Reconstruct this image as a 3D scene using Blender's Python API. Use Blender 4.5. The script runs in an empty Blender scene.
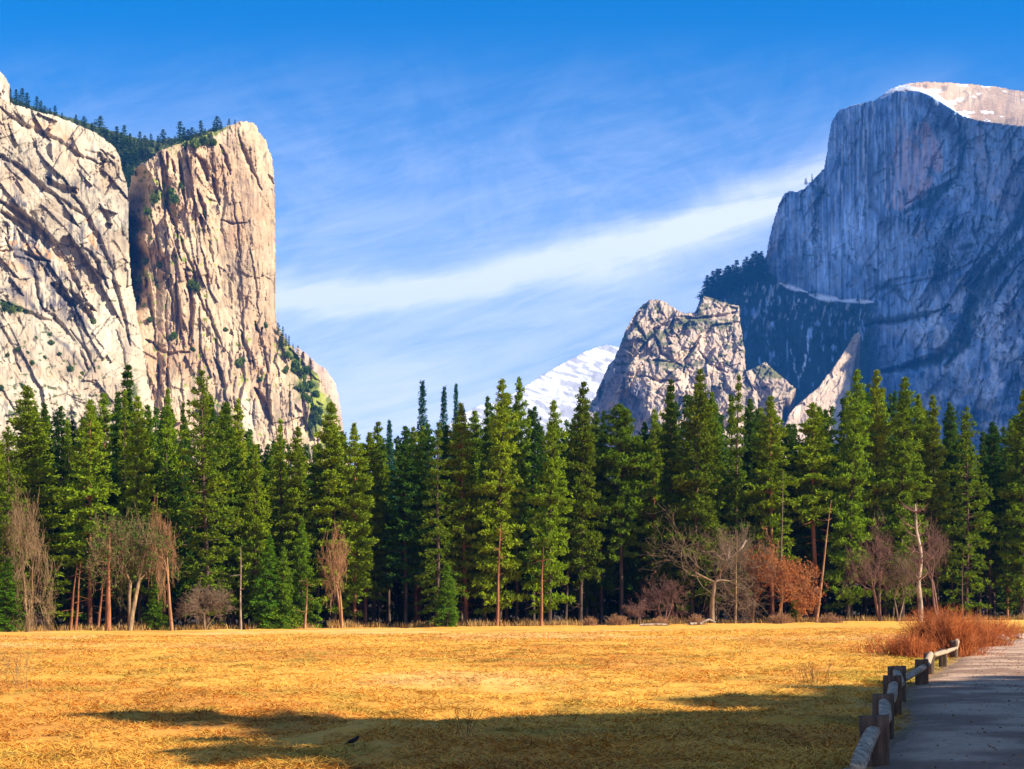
import bpy, math, random
import numpy as np
from mathutils import Vector
scene = bpy.context.scene
col = scene.collection
F = 1660.0; CX = 512.0; HY = 612.0; CAMH = 1.7
AZ = math.radians(108.0); EL = math.radians(31.0)          # sun, clockwise from the view direction
SUN = np.array([math.sin(AZ)*math.cos(EL), math.cos(AZ)*math.cos(EL), math.sin(EL)])

# ------------------------------------------------------------------ noise
def hsh(ix, iy, seed):
    h = (ix.astype(np.int64)*374761393 + iy.astype(np.int64)*668265263 + seed*974634777) & 0xffffffff
    h = ((h ^ (h >> 13))*1274126177) & 0xffffffff
    h = ((h ^ (h >> 16))*2246822519) & 0xffffffff
    h = h ^ (h >> 15)
    return (h & 0xffffff)/float(0x1000000)
def vnoise(x, y, seed=0):
    ix = np.floor(x); iy = np.floor(y); fx = x-ix; fy = y-iy
    ux = fx*fx*fx*(fx*(fx*6-15)+10); uy = fy*fy*fy*(fy*(fy*6-15)+10)
    ix = ix.astype(np.int64); iy = iy.astype(np.int64)
    a = hsh(ix, iy, seed); b = hsh(ix+1, iy, seed); c = hsh(ix, iy+1, seed); d = hsh(ix+1, iy+1, seed)
    return (a*(1-ux)+b*ux)*(1-uy)+(c*(1-ux)+d*ux)*uy
def fbm(x, y, o=4, seed=0, g=0.5):
    s = 0; a = 1.0; t = 0
    for i in range(o):
        s = s + a*(vnoise(x*2**i+17.3*i, y*2**i+9.1*i, seed+i)*2-1); t += a; a *= g
    return s/t
def ridged(x, y, o=3, seed=0):
    s = 0; a = 1.0; t = 0
    for i in range(o):
        s = s + a*(1-np.abs(vnoise(x*2**i+3.3*i, y*2**i+7.7*i, seed+i)*2-1)); t += a; a *= .5
    return s/t
def voro(x, y, seed=0):
    ix = np.floor(x).astype(np.int64); iy = np.floor(y).astype(np.int64)
    f1 = np.full(x.shape, 9.); f2 = np.full(x.shape, 9.)
    dx1 = np.zeros(x.shape); dy1 = np.zeros(x.shape); r1 = np.zeros(x.shape); r2 = np.zeros(x.shape); r3 = np.zeros(x.shape)
    for j in (-1, 0, 1):
        for i in (-1, 0, 1):
            cx = ix+i; cy = iy+j
            px = cx+.1+.8*hsh(cx, cy, seed); py = cy+.1+.8*hsh(cx, cy, seed+11)
            dx = x-px; dy = y-py; d = np.sqrt(dx*dx+dy*dy)
            m = d < f1
            f2 = np.where(m, f1, np.minimum(f2, d)); f1 = np.where(m, d, f1)
            dx1 = np.where(m, dx, dx1); dy1 = np.where(m, dy, dy1)
            r1 = np.where(m, hsh(cx, cy, seed+23), r1); r2 = np.where(m, hsh(cx, cy, seed+37), r2); r3 = np.where(m, hsh(cx, cy, seed+41), r3)
    return f1, f2, dx1, dy1, r1, r2, r3
def sstep(a, b, x):
    t = np.clip((x-a)/(b-a), 0, 1); return t*t*(3-2*t)
def mix(a, b, t): return a*(1-t)+b*t

# ------------------------------------------------------------------ mesh helpers
def np_mesh(name, co, faces, color=None, smooth=False, mats=(), midx=None):
    """faces: (n,3) or (n,4) int array, or a list of such arrays"""
    if not isinstance(faces, list): faces = [faces]
    faces = [np.asarray(f) for f in faces if len(f)]
    me = bpy.data.meshes.new(name)
    me.vertices.add(len(co)); me.vertices.foreach_set('co', np.asarray(co, dtype=np.float32).ravel())
    loops = np.concatenate([f.ravel() for f in faces]); tot = np.concatenate([np.full(len(f), f.shape[1]) for f in faces])
    start = np.concatenate([[0], np.cumsum(tot)[:-1]])
    me.loops.add(len(loops)); me.loops.foreach_set('vertex_index', loops.astype(np.int32))
    me.polygons.add(len(tot)); me.polygons.foreach_set('loop_start', start.astype(np.int32))
    me.polygons.foreach_set('loop_total', tot.astype(np.int32))
    if smooth: me.polygons.foreach_set('use_smooth', np.ones(len(tot), dtype=bool))
    for m in mats: me.materials.append(m)
    if midx is not None: me.polygons.foreach_set('material_index', np.asarray(midx, dtype=np.int32))
    me.update(calc_edges=True)
    if color is not None:
        at = me.color_attributes.new('col', 'FLOAT_COLOR', 'POINT')
        c = np.ones((len(co), 4), dtype=np.float32); c[:, :3] = color
        at.data.foreach_set('color', c.ravel())
    return me
def link(name, me, parent=None):
    o = bpy.data.objects.new(name, me); col.objects.link(o)
    if parent: o.parent = parent
    return o
def tag(o, label=None, cat=None, group=None, kind=None):
    if label: o['label'] = label
    if cat: o['category'] = cat
    if group: o['group'] = group
    if kind: o['kind'] = kind
    return o
def tubes(segs, n=4):
    """segs: array (m,8): p0, p1, r0, r1 -> coords, quads"""
    s = np.asarray(segs, dtype=float); p0 = s[:, 0:3]; p1 = s[:, 3:6]; r0 = s[:, 6]; r1 = s[:, 7]
    d = p1-p0; d /= np.maximum(np.linalg.norm(d, axis=1, keepdims=True), 1e-9)
    ref = np.where(np.abs(d[:, 2:3]) < .9, np.array([[0, 0, 1.]]), np.array([[1., 0, 0]]))
    u = np.cross(d, ref); u /= np.linalg.norm(u, axis=1, keepdims=True); v = np.cross(d, u)
    rings = []
    for p, r in ((p0, r0), (p1, r1)):
        for k in range(n):
            a = 2*math.pi*k/n
            rings.append(p+(u*math.cos(a)+v*math.sin(a))*r[:, None])
    co = np.stack(rings, 1).reshape(-1, 3)
    b = (np.arange(len(s))*2*n)[:, None]
    q = np.concatenate([b+np.array([[k, (k+1) % n, n+(k+1) % n, n+k]]) for k in range(n)], 0)
    return co, q

# ------------------------------------------------------------------ materials
def new_mat(name):
    m = bpy.data.materials.new(name); m.use_nodes = True
    nt = m.node_tree; nt.nodes.clear()
    return m, nt, nt.nodes.new('ShaderNodeOutputMaterial')
def nd(nt, t, **kw):
    n = nt.nodes.new(t)
    for k, v in kw.items():
        if k in n.inputs.keys(): n.inputs[k].default_value = v
        else: setattr(n, k, v)
    return n
def math_n(nt, op, a, b=None, c=None, clamp=False):
    n = nt.nodes.new('ShaderNodeMath'); n.operation = op; n.use_clamp = clamp
    for i, v in enumerate((a, b, c)):
        if v is None: continue
        if isinstance(v, (int, float)): n.inputs[i].default_value = v
        else: nt.links.new(v, n.inputs[i])
    return n.outputs[0]
def rgb_mix(nt, a, b, f, mode='MIX'):
    n = nt.nodes.new('ShaderNodeMix'); n.data_type = 'RGBA'; n.blend_type = mode
    for s, v in ((n.inputs[0], f), (n.inputs[6], a), (n.inputs[7], b)):
        if isinstance(v, (int, float)): s.default_value = v
        elif isinstance(v, (tuple, list)): s.default_value = (*v, 1)
        else: nt.links.new(v, s)
    return n.outputs[2]
def attr_mat(name, nscale, amt=.35, bump=0.5, bdist=1.0, rough=.9, stretch=(1, 1, 1), nscale2=None):
    """colour attribute times fine object-space noise, with bump"""
    m, nt, out = new_mat(name)
    at = nd(nt, 'ShaderNodeAttribute', attribute_name='col')
    tc = nd(nt, 'ShaderNodeTexCoord'); mp = nd(nt, 'ShaderNodeMapping'); mp.inputs['Scale'].default_value = stretch
    nt.links.new(tc.outputs['Object'], mp.inputs[0])
    n1 = nd(nt, 'ShaderNodeTexNoise', Scale=nscale, Detail=6.0, Roughness=.65); nt.links.new(mp.outputs[0], n1.inputs['Vector'])
    k = math_n(nt, 'MULTIPLY_ADD', n1.outputs[0], 2*amt, 1-amt)
    kk = nd(nt, 'ShaderNodeCombineColor')
    for i in range(3): nt.links.new(k, kk.inputs[i])
    c = rgb_mix(nt, at.outputs['Color'], kk.outputs[0], 1.0, 'MULTIPLY')
    p = nd(nt, 'ShaderNodeBsdfPrincipled', Roughness=rough); p.inputs['Specular IOR Level'].default_value = .15
    nt.links.new(c, p.inputs['Base Color'])
    b = nd(nt, 'ShaderNodeBump', Strength=bump, Distance=bdist)
    n2 = nd(nt, 'ShaderNodeTexNoise', Scale=nscale2 or nscale*2, Detail=8.0, Roughness=.7); nt.links.new(mp.outputs[0], n2.inputs['Vector'])
    nt.links.new(n2.outputs[0], b.inputs['Height']); nt.links.new(b.outputs[0], p.inputs['Normal'])
    nt.links.new(p.outputs[0], out.inputs[0]); return m
def leaf_mat(name, c1, c2, trans=.25, nscale=.35, var=.35, hue=.03):
    m, nt, out = new_mat(name)
    oi = nd(nt, 'ShaderNodeObjectInfo'); tc = nd(nt, 'ShaderNodeTexCoord')
    n1 = nd(nt, 'ShaderNodeTexNoise', Scale=nscale, Detail=3.0); nt.links.new(tc.outputs['Object'], n1.inputs['Vector'])
    f = math_n(nt, 'MULTIPLY_ADD', n1.outputs[0], 2.2, -.6, clamp=True)
    f = math_n(nt, 'MULTIPLY_ADD', oi.outputs['Random'], .6, math_n(nt, 'MULTIPLY', f, .6), clamp=True)
    c = rgb_mix(nt, c1, c2, f)
    hs = nd(nt, 'ShaderNodeHueSaturation')
    r2 = math_n(nt, 'FRACT', math_n(nt, 'MULTIPLY', oi.outputs['Random'], 7.31))
    r3 = math_n(nt, 'FRACT', math_n(nt, 'MULTIPLY', oi.outputs['Random'], 17.77))
    nt.links.new(math_n(nt, 'MULTIPLY_ADD', r3, hue, .5-hue/2), hs.inputs['Hue'])
    nt.links.new(math_n(nt, 'MULTIPLY_ADD', r2, var, 1-var/2), hs.inputs['Value']); nt.links.new(c, hs.inputs['Color'])
    d = nd(nt, 'ShaderNodeBsdfDiffuse'); t = nd(nt, 'ShaderNodeBsdfTranslucent'); mx = nd(nt, 'ShaderNodeMixShader'); mx.inputs[0].default_value = trans
    nt.links.new(hs.outputs[0], d.inputs[0]); nt.links.new(hs.outputs[0], t.inputs[0])
    nt.links.new(d.outputs[0], mx.inputs[1]); nt.links.new(t.outputs[0], mx.inputs[2]); nt.links.new(mx.outputs[0], out.inputs[0])
    return m
def bark_mat(name, c1, c2, scale=3.0, stretch=(1, 1, .15), bump=.6, dist=.05):
    m, nt, out = new_mat(name)
    tc = nd(nt, 'ShaderNodeTexCoord'); mp = nd(nt, 'ShaderNodeMapping'); mp.inputs['Scale'].default_value = stretch
    nt.links.new(tc.outputs['Object'], mp.inputs[0])
    n1 = nd(nt, 'ShaderNodeTexNoise', Scale=scale, Detail=6.0, Roughness=.7); nt.links.new(mp.outputs[0], n1.inputs['Vector'])
    f = math_n(nt, 'MULTIPLY_ADD', n1.outputs[0], 3.6, -1.3, clamp=True)
    c = rgb_mix(nt, c1, c2, f)
    p = nd(nt, 'ShaderNodeBsdfPrincipled', Roughness=.9); p.inputs['Specular IOR Level'].default_value = .1
    nt.links.new(c, p.inputs['Base Color'])
    b = nd(nt, 'ShaderNodeBump', Strength=bump, Distance=dist); nt.links.new(n1.outputs[0], b.inputs['Height']); nt.links.new(b.outputs[0], p.inputs['Normal'])
    nt.links.new(p.outputs[0], out.inputs[0]); return m

M_needle = leaf_mat('pine_needles', (.058, .115, .008), (.225, .290, .010))
M_needle_dark = leaf_mat('fir_needles', (.024, .062, .008), (.085, .145, .012))
M_needle_far = leaf_mat('far_needles', (.020, .052, .016), (.045, .085, .018), nscale=.1)
M_needle_blue = leaf_mat('blue_green_needles', (.020, .085, .060), (.035, .12, .075))
M_young = leaf_mat('young_needles', (.060, .14, .008), (.13, .23, .010))
M_scrub = leaf_mat('scrub_leaves', (.045, .085, .012), (.14, .20, .022))
M_rust = leaf_mat('rust_leaves', (.22, .085, .025), (.36, .16, .045), trans=.35)
M_bark_red = bark_mat('ponderosa_bark', (.13, .045, .022), (.36, .15, .07))
M_bark = bark_mat('grey_brown_bark', (.035, .024, .018), (.15, .095, .06))
M_twig_pale = bark_mat('pale_twigs', (.13, .08, .04), (.36, .24, .12))
M_twig_grey = bark_mat('grey_twigs', (.10, .07, .045), (.27, .18, .11))
M_twig_purple = bark_mat('purple_twigs', (.10, .055, .045), (.26, .14, .10))
M_twig_orange = bark_mat('orange_twigs', (.18, .09, .045), (.42, .22, .10))
M_willow = bark_mat('red_willow_stems', (.15, .040, .020), (.60, .18, .05), scale=1.6)
M_white_bark = bark_mat('bleached_wood', (.08, .055, .04), (.52, .40, .29), scale=1.1, stretch=(1, 1, .4))
M_wood_dark = bark_mat('weathered_post_wood', (.050, .033, .024), (.17, .11, .075), scale=9, stretch=(1, 1, .12), dist=.01)
M_wood_pale = bark_mat('bleached_rail_wood', (.15, .10, .065), (.58, .43, .28), scale=20, stretch=(1, .12, 1), dist=.02, bump=.9)
M_rock_near = attr_mat('warm_granite', .09, .50, .8, 4.0, stretch=(1, 1, .6), nscale2=.12)
M_rock_far = attr_mat('grey_granite', .04, .50, .7, 9.0, stretch=(1, 1, .35), nscale2=.05)
M_snow = attr_mat('snow', .01, .05, .3, 6.0, rough=.6)
M_ground = attr_mat('dry_meadow_soil', 3.0, .35, .8, .05, nscale2=9)
M_path = attr_mat('sandy_path', 9.0, .55, 1.0, .04, nscale2=28)
M_grass = attr_mat('straw_blades', .8, .25, 0, .01)
M_stone = bark_mat('pale_stone', (.40, .34, .28), (.70, .64, .56), scale=4, stretch=(1, 1, 1))
M_feather = bark_mat('black_feathers', (.006, .006, .008), (.02, .02, .025), scale=20)
M_beak = bark_mat('dark_beak', (.02, .02, .02), (.05, .045, .04), scale=20)

# ------------------------------------------------------------------ camera, sun, sky, haze
cam = bpy.data.cameras.new('camera'); co_ = bpy.data.objects.new('camera', cam); col.objects.link(co_)
co_.location = (0, 0, CAMH); co_.rotation_euler = (math.radians(90), 0, 0)
cam.sensor_width = 36; cam.lens = F/1024*36; cam.shift_y = (HY-384.5)/1024; cam.clip_end = 60000; cam.clip_start = .1
scene.camera = co_
sl = bpy.data.lights.new('sun', 'SUN'); sl.energy = 5.0; sl.angle = math.radians(.5); sl.color = (1.0, .91, .76)
so = bpy.data.objects.new('sun', sl); col.objects.link(so)
so.rotation_euler = Vector(SUN).to_track_quat('Z', 'Y').to_euler()
w = bpy.data.worlds.new('World'); scene.world = w; w.use_nodes = True
nt = w.node_tree; nt.nodes.clear()
out = nd(nt, 'ShaderNodeOutputWorld'); bg = nd(nt, 'ShaderNodeBackground', Strength=.070)
sky = nd(nt, 'ShaderNodeTexSky'); sky.sky_type = 'NISHITA'; sky.sun_disc = False
sky.sun_elevation = EL; sky.sun_rotation = AZ; sky.air_density = 1.0; sky.dust_density = .25; sky.ozone_density = 2.2; sky.altitude = 1200
hs = nd(nt, 'ShaderNodeHueSaturation', Hue=.503, Saturation=1.68, Value=1.0); nt.links.new(sky.outputs[0], hs.inputs['Color'])
tc = nd(nt, 'ShaderNodeTexCoord'); sp = nd(nt, 'ShaderNodeSeparateXYZ'); nt.links.new(tc.outputs['Generated'], sp.inputs[0])
ya = math_n(nt, 'MAXIMUM', math_n(nt, 'ABSOLUTE', sp.outputs[1]), .05)
U = math_n(nt, 'DIVIDE', sp.outputs[0], ya); V = math_n(nt, 'DIVIDE', sp.outputs[2], ya)
def cloud_noise(sx, sy, rot, sc, det, rough, seed, dist=0.0):
    cv = nd(nt, 'ShaderNodeCombineXYZ'); cv.inputs[2].default_value = seed
    a = math_n(nt, 'ADD', math_n(nt, 'MULTIPLY', U, math.cos(rot)*sx), math_n(nt, 'MULTIPLY', V, math.sin(rot)*sx))
    b = math_n(nt, 'ADD', math_n(nt, 'MULTIPLY', U, -math.sin(rot)*sy), math_n(nt, 'MULTIPLY', V, math.cos(rot)*sy))
    nt.links.new(a, cv.inputs[0]); nt.links.new(b, cv.inputs[1])
    n = nd(nt, 'ShaderNodeTexNoise', Scale=sc, Detail=det, Roughness=rough, Distortion=dist); nt.links.new(cv.outputs[0], n.inputs['Vector'])
    return n.outputs[0]
def bump1(x, c, wd):      # gaussian-like bump
    d = math_n(nt, 'DIVIDE', math_n(nt, 'SUBTRACT', x, c), wd)
    return math_n(nt, 'EXPONENT', math_n(nt, 'MULTIPLY', math_n(nt, 'MULTIPLY', d, d), -1.0))
def sm(x, a, b):
    n = nd(nt, 'ShaderNodeMapRange'); n.interpolation_type = 'SMOOTHSTEP'; n.inputs[1].default_value = a; n.inputs[2].default_value = b
    nt.links.new(x, n.inputs[0]); return n.outputs[0]
n_str = cloud_noise(1.0, 7.5, .20, 4.2, 10, .62, 3.0, .9)
n_big = cloud_noise(1.0, 2.2, .12, 3.2, 7, .58, 8.0, .5)
n_fine = cloud_noise(1.0, 9.0, .30, 11.0, 9, .68, 5.0, 1.2)
n_curl = cloud_noise(1.6, 1.4, -.5, 7.0, 9, .66, 12.0, 1.6)
uu = math_n(nt, 'ADD', U, .13)
cen = math_n(nt, 'ADD', .190, math_n(nt, 'MULTIPLY', math_n(nt, 'MULTIPLY', uu, math_n(nt, 'ABSOLUTE', uu)), .72))
wob = math_n(nt, 'MULTIPLY_ADD', n_big, .05, -.025)
wid = math_n(nt, 'MULTIPLY_ADD', U, .030, .0120)
main = math_n(nt, 'MULTIPLY', bump1(V, math_n(nt, 'ADD', cen, wob), math_n(nt, 'MAXIMUM', wid, .012)), math_n(nt, 'MULTIPLY', sm(U, -.24, -.08), sm(U, .28, .16)))
fib = math_n(nt, 'MULTIPLY_ADD', n_str, 1.3, math_n(nt, 'MULTIPLY_ADD', n_fine, .9, -.42), clamp=True)
main = math_n(nt, 'MULTIPLY', main, math_n(nt, 'MULTIPLY_ADD', fib, 1.3, .12))
low = math_n(nt, 'MULTIPLY', sm(V, .245, .12), sm(math_n(nt, 'ADD', math_n(nt, 'MULTIPLY', n_big, .7), math_n(nt, 'MULTIPLY', fib, .5)), .38, .92))
hi = math_n(nt, 'MULTIPLY', math_n(nt, 'MULTIPLY', sm(V, .36, .24), sm(math_n(nt, 'ADD', n_curl, math_n(nt, 'MULTIPLY', fib, .35)), .52, .95)), .22)
cl = math_n(nt, 'ADD', math_n(nt, 'ADD', main, math_n(nt, 'MULTIPLY', low, .8)), hi, clamp=True)
veil = math_n(nt, 'MULTIPLY', sm(V, .37, .10), math_n(nt, 'MULTIPLY_ADD', fib, .30, .26))
cl = math_n(nt, 'ADD', math_n(nt, 'MULTIPLY', cl, .75), math_n(nt, 'MULTIPLY', veil, math_n(nt, 'SUBTRACT', 1.0, math_n(nt, 'MULTIPLY', cl, .75))), clamp=True)
cl = math_n(nt, 'MAXIMUM', cl, math_n(nt, 'MULTIPLY', sm(V, .22, .05), math_n(nt, 'MULTIPLY_ADD', fib, .38, .66)))
veil = cl
cl = math_n(nt, 'MULTIPLY', math_n(nt, 'MAXIMUM', cl, veil), sm(sp.outputs[2], -.02, .02))
cl = math_n(nt, 'MULTIPLY', cl, .92)
bk = math_n(nt, 'MULTIPLY', sm(sp.outputs[1], .05, -.35), sm(n_big, .35, .55)); cl = math_n(nt, 'MAXIMUM', cl, math_n(nt, 'MULTIPLY', bk, .30))   # unseen broken cloud behind the viewer, added to whiten the shadow fill
csky = rgb_mix(nt, hs.outputs[0], (10.0, 9.6, 10.2), cl)
nt.links.new(csky, bg.inputs[0]); nt.links.new(bg.outputs[0], out.inputs[0])
scene.view_settings.view_transform = 'Standard'; scene.view_settings.look = 'None'; scene.view_settings.gamma = 1
scene.view_settings.exposure = 1.36
scene.cycles.max_bounces = 6; scene.cycles.diffuse_bounces = 3; scene.cycles.transmission_bounces = 2; scene.cycles.volume_bounces = 0
scene.cycles.transparent_max_bounces = 8; scene.cycles.use_denoising = True
HAZE = True
if HAZE:
    m, hn, ho = new_mat('haze_air')
    pv = nd(hn, 'ShaderNodeVolumePrincipled'); pv.inputs['Color'].default_value = (.04, .30, 1, 1); pv.inputs['Density'].default_value = 5.0e-5
    pv.inputs['Anisotropy'].default_value = 0.0
    hn.links.new(pv.outputs[0], ho.inputs['Volume'])
    x0, x1, y0, y1, z0, z1 = -9000, 9000, -9000, 16000, -160, 2600
    c = np.array([(x, y, z) for z in (z0, z1) for y in (y0, y1) for x in (x0, x1)], float)
    f = np.array([(0, 2, 3, 1), (4, 5, 7, 6), (0, 1, 5, 4), (2, 6, 7, 3), (0, 4, 6, 2), (1, 3, 7, 5)])
    tag(link('haze', np_mesh('haze', c, f, mats=[m])), kind='stuff')

# ------------------------------------------------------------------ ground
PATH = np.array([(-6, -20), (-1.5, -8), (2.0, 4), (4.3, 12), (6.1, 18), (8.3, 25), (9.9, 32), (11.9, 39.2), (16.3, 53), (22.9, 74), (31.5, 96), (39, 118), (52, 150), (75, 200), (110, 262)], float)
PHW = 2.15
def catmull(P, n=12):
    o = []
    for i in range(len(P)-1):
        p0 = P[max(i-1, 0)]; p1 = P[i]; p2 = P[i+1]; p3 = P[min(i+2, len(P)-1)]
        for k in range(n):
            t = k/n; o.append(.5*((2*p1)+(-p0+p2)*t+(2*p0-5*p1+4*p2-p3)*t*t+(-p0+3*p1-3*p2+p3)*t**3))
    o.append(P[-1]); return np.array(o)
PC = catmull(PATH)
def dist_poly(x, y, P):
    d = np.full(x.shape, 1e9)
    for i in range(len(P)-1):
        a = P[i]; b = P[i+1]; ab = b-a; L = ab@ab
        t = np.clip(((x-a[0])*ab[0]+(y-a[1])*ab[1])/L, 0, 1)
        d = np.minimum(d, np.hypot(x-a[0]-t*ab[0], y-a[1]-t*ab[1]))
    return d
def De(px): return 200+70*np.clip(px, -200, 1300)/1024
def YB(px): return np.interp(px, [-100, 0, 250, 500, 620, 850, 1024, 1200], [631.5, 631, 629, 626, 624.5, 621.5, 620, 619.5])
def gbase(X, Y):
    Ys = np.maximum(Y, 1.0); px = np.clip(CX+F*X/Ys, -100, 1200); d = De(px)
    z = CAMH-(YB(px)-HY)/F*d
    z = z*sstep(45, 190, Y)
    return z+0.10*np.maximum(Y-340, 0)*sstep(340, 700, Y)*(Y < 9000)*0+np.maximum(Y-330, 0)*.03*(Y < 1500)+(Y >= 1500)*35.1
def gz(X, Y):
    X = np.asarray(X, float); Y = np.asarray(Y, float)
    dp = dist_poly(X, Y, PC); r = np.hypot(X, Y)
    f = sstep(PHW-.1, PHW+2.5, dp)
    rel = .10*fbm(X/7, Y/7, 2, 5)+(.12*fbm(X/1.9, Y/1.3, 3, 9))+.035*(fbm(X/.45, Y/.45, 2, 12))
    return gbase(X, Y)+rel*f*sstep(5000, 100, r)-.02
def gz1(x, y): return float(gz(np.array([x]), np.array([y]))[0])
STRAW = np.array((.80, .40, .060)); STRAW2 = np.array((.66, .275, .042)); GRN = np.array((.50, .29, .040)); PALE = np.array((.84, .47, .15))
def meadow_color(X, Y):
    a = fbm(X/5, Y/9, 3, 31)[..., None]; b = fbm(X/1.1, Y/1.4, 3, 33)[..., None]; c = fbm(X/14, Y/22, 3, 35)[..., None]
    near = sstep(42, 20, Y)[..., None]*sstep(-14, 0, X+8)[..., None]; k = mix(STRAW, STRAW2, np.clip(sstep(-.1, .55, a)+.30*near, 0, 1)); k = mix(k, PALE, .75*sstep(.02, .5, c)); k = mix(k, GRN, .8*sstep(.10, .62, b+.35*a-.2*c))  # near: brown of the shadowed foreground put into the grass colour
    return k
ang = np.concatenate([np.linspace(-180, -24, 46)[:-1], np.linspace(-24, 27, 480), np.linspace(27, 180, 46)[1:]])*math.pi/180
rr = [1.5]
while rr[-1] < 15000:
    r = rr[-1]; rr.append(r*(1.05 if r < 10 else 1.0065 if r < 60 else 1.011 if r < 300 else 1.08))
rr = np.array(rr); R_, A_ = np.meshgrid(rr, ang, indexing='ij')
GX = (R_*np.sin(A_)).ravel(); GY = (R_*np.cos(A_)).ravel(); GZ = gz(GX, GY)
gc = meadow_color(GX, GY)*.95
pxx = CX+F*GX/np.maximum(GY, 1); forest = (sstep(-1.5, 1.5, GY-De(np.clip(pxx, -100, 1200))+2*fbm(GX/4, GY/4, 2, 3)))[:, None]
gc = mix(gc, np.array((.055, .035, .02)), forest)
dpg = dist_poly(GX, GY, PC); soil = sstep(PHW+1.3, PHW-.2, dpg+.5*fbm(GX/.8, GY/.8, 3, 4))[:, None]
gc = mix(gc, np.array((.17, .12, .08)), soil*.9)
nr, na = len(rr), len(ang); idx = np.arange(nr*na).reshape(nr, na)
q = np.stack([idx[:-1, :-1], idx[:-1, 1:], idx[1:, 1:], idx[1:, :-1]], -1).reshape(-1, 4)
GX = np.append(GX, 0); GY = np.append(GY, 0); GZ = np.append(GZ, -.02); gc = np.vstack([gc, gc[:1]])
fan = np.stack([np.full(na-1, nr*na), idx[0, 1:], idx[0, :-1]], -1)
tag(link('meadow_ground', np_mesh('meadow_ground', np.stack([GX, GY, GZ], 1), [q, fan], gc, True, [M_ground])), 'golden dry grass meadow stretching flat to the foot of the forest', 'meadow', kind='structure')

# path sheet
tg = np.gradient(PC, axis=0); tg /= np.linalg.norm(tg, axis=1, keepdims=True)
seg = np.concatenate([[0], np.cumsum(np.linalg.norm(np.diff(PC, axis=0), axis=1))]); S = np.arange(0, seg[-1], .25)
cxp = np.interp(S, seg, PC[:, 0]); cyp = np.interp(S, seg, PC[:, 1]); tx = np.interp(S, seg, tg[:, 0]); ty = np.interp(S, seg, tg[:, 1])
W_ = np.linspace(-1, 1, 25); SS, WW = np.meshgrid(S, W_, indexing='ij')
edge = PHW+.14*fbm(S/.9, S*0, 3, 8)[:, None]*np.abs(WW)**6
px_ = cxp[:, None]+ty[:, None]*WW*edge; py_ = cyp[:, None]-tx[:, None]*WW*edge
pz = gbase(px_, py_)+.014+.022*(1-WW**2)+.006*fbm(px_/.9, py_/.9, 4, 6)-.035*np.abs(WW)**14
pc = mix(np.array((.30, .175, .11)), np.array((.56, .36, .23)), sstep(-.3, .3, fbm(px_/1.0, py_/1.4, 4, 77))[..., None])
pc = mix(pc, np.array((.24, .15, .09)), (sstep(.72, 1.0, np.abs(WW)+.2*fbm(px_/.7, py_/.7, 3, 2))*.8)[..., None])
idx = np.arange(px_.size).reshape(px_.shape); q = np.stack([idx[:-1, :-1], idx[1:, :-1], idx[1:, 1:], idx[:-1, 1:]], -1).reshape(-1, 4)
tag(link('path', np_mesh('path', np.stack([px_, py_, pz], -1).reshape(-1, 3), q, pc.reshape(-1, 3), True, [M_path])), 'sandy grey footpath curving away along the log fence', 'path', kind='structure')

# ------------------------------------------------------------------ grass blades
rng = np.random.default_rng(7)
def blades(name, X, Y, L, wd, upmin, upmax, colr, mat=M_grass, curl=.35):
    n = len(X); z = gz(X, Y)
    az = rng.uniform(0, 2*math.pi, n); up = rng.uniform(upmin, upmax, n)
    d = np.stack([np.cos(az)*np.cos(up), np.sin(az)*np.cos(up), np.sin(up)], 1)
    wv = np.stack([-np.sin(az), np.cos(az), rng.uniform(-.5, .5, n)], 1)*wd[:, None]
    b = np.stack([X, Y, z], 1); mid = b+d*L[:, None]*.55; tip = b+d*L[:, None]; tip[:, 2] -= curl*L*rng.uniform(0, .6, n)
    tip[:, 2] = np.maximum(tip[:, 2], z+.01)
    co = np.stack([b-wv, b+wv, mid+wv*.8, mid-wv*.8, tip], 1).reshape(-1, 3)
    k = (np.arange(n)*5)[:, None]
    return np_mesh(name, co, [k+np.array([[0, 1, 2, 3]]), k+np.array([[3, 2, 4]])], np.repeat(colr, 5, 0), False, [mat])
def scatter(n, y0, y1, marg, p=2.0):
    """density falls with distance so that the blades per pixel stay even"""
    u = rng.uniform(0, 1, n); Y = (y0**(2-p)+u*(y1**(2-p)-y0**(2-p)))**(1/(2-p)) if p != 2 else y0*(y1/y0)**u
    X = Y*rng.uniform(-.31-marg, .31+marg, n); return X, Y
X, Y = scatter(700000, 12, 150, .05, 2.0)
cl_ = fbm(X/.55, Y/.7, 2, 51)+.6*fbm(X/2.3, Y/3, 2, 52); keep = cl_+rng.uniform(-.5, .5, len(X)) > -.28
dp = dist_poly(X, Y, PC); keep &= dp > PHW+.15+rng.exponential(.12, len(X)); X = X[keep]; Y = Y[keep]; dp = dp[keep]; cl_ = cl_[keep]
L = rng.uniform(.05, .17, len(X))*(1+Y/90)*(1+.6*np.clip(cl_, 0, 1)); wd = .0028*(1+Y/20)*rng.uniform(.6, 1.3, len(X))
c = meadow_color(X, Y)*rng.uniform(.72, 1.18, (len(X), 1)); dark = rng.uniform(0, 1, (len(X), 1)) < .10
c = np.where(dark, c*np.array((.42, .42, .5)), c); c = c*(1-.28*sstep(.1, .5, fbm(X/.9, Y/2.2, 3, 54)))[:, None]
verge = (sstep(PHW+3.2, PHW+.6, dp+.8*fbm(X/1.2, Y/1.2, 2, 4))*sstep(34, 42, Y))[:, None]*(X < np.interp(Y, PC[:, 1], PC[:, 0]))[:, None]
c = mix(c, np.array((.30, .28, .03))*rng.uniform(.7, 1.3, (len(X), 1)), verge*.75)
gr = (rng.uniform(0, 1, (len(X), 1)) < .08); c = np.where(gr, mix(c, np.array((.34, .30, .04)), .6), c)
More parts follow.
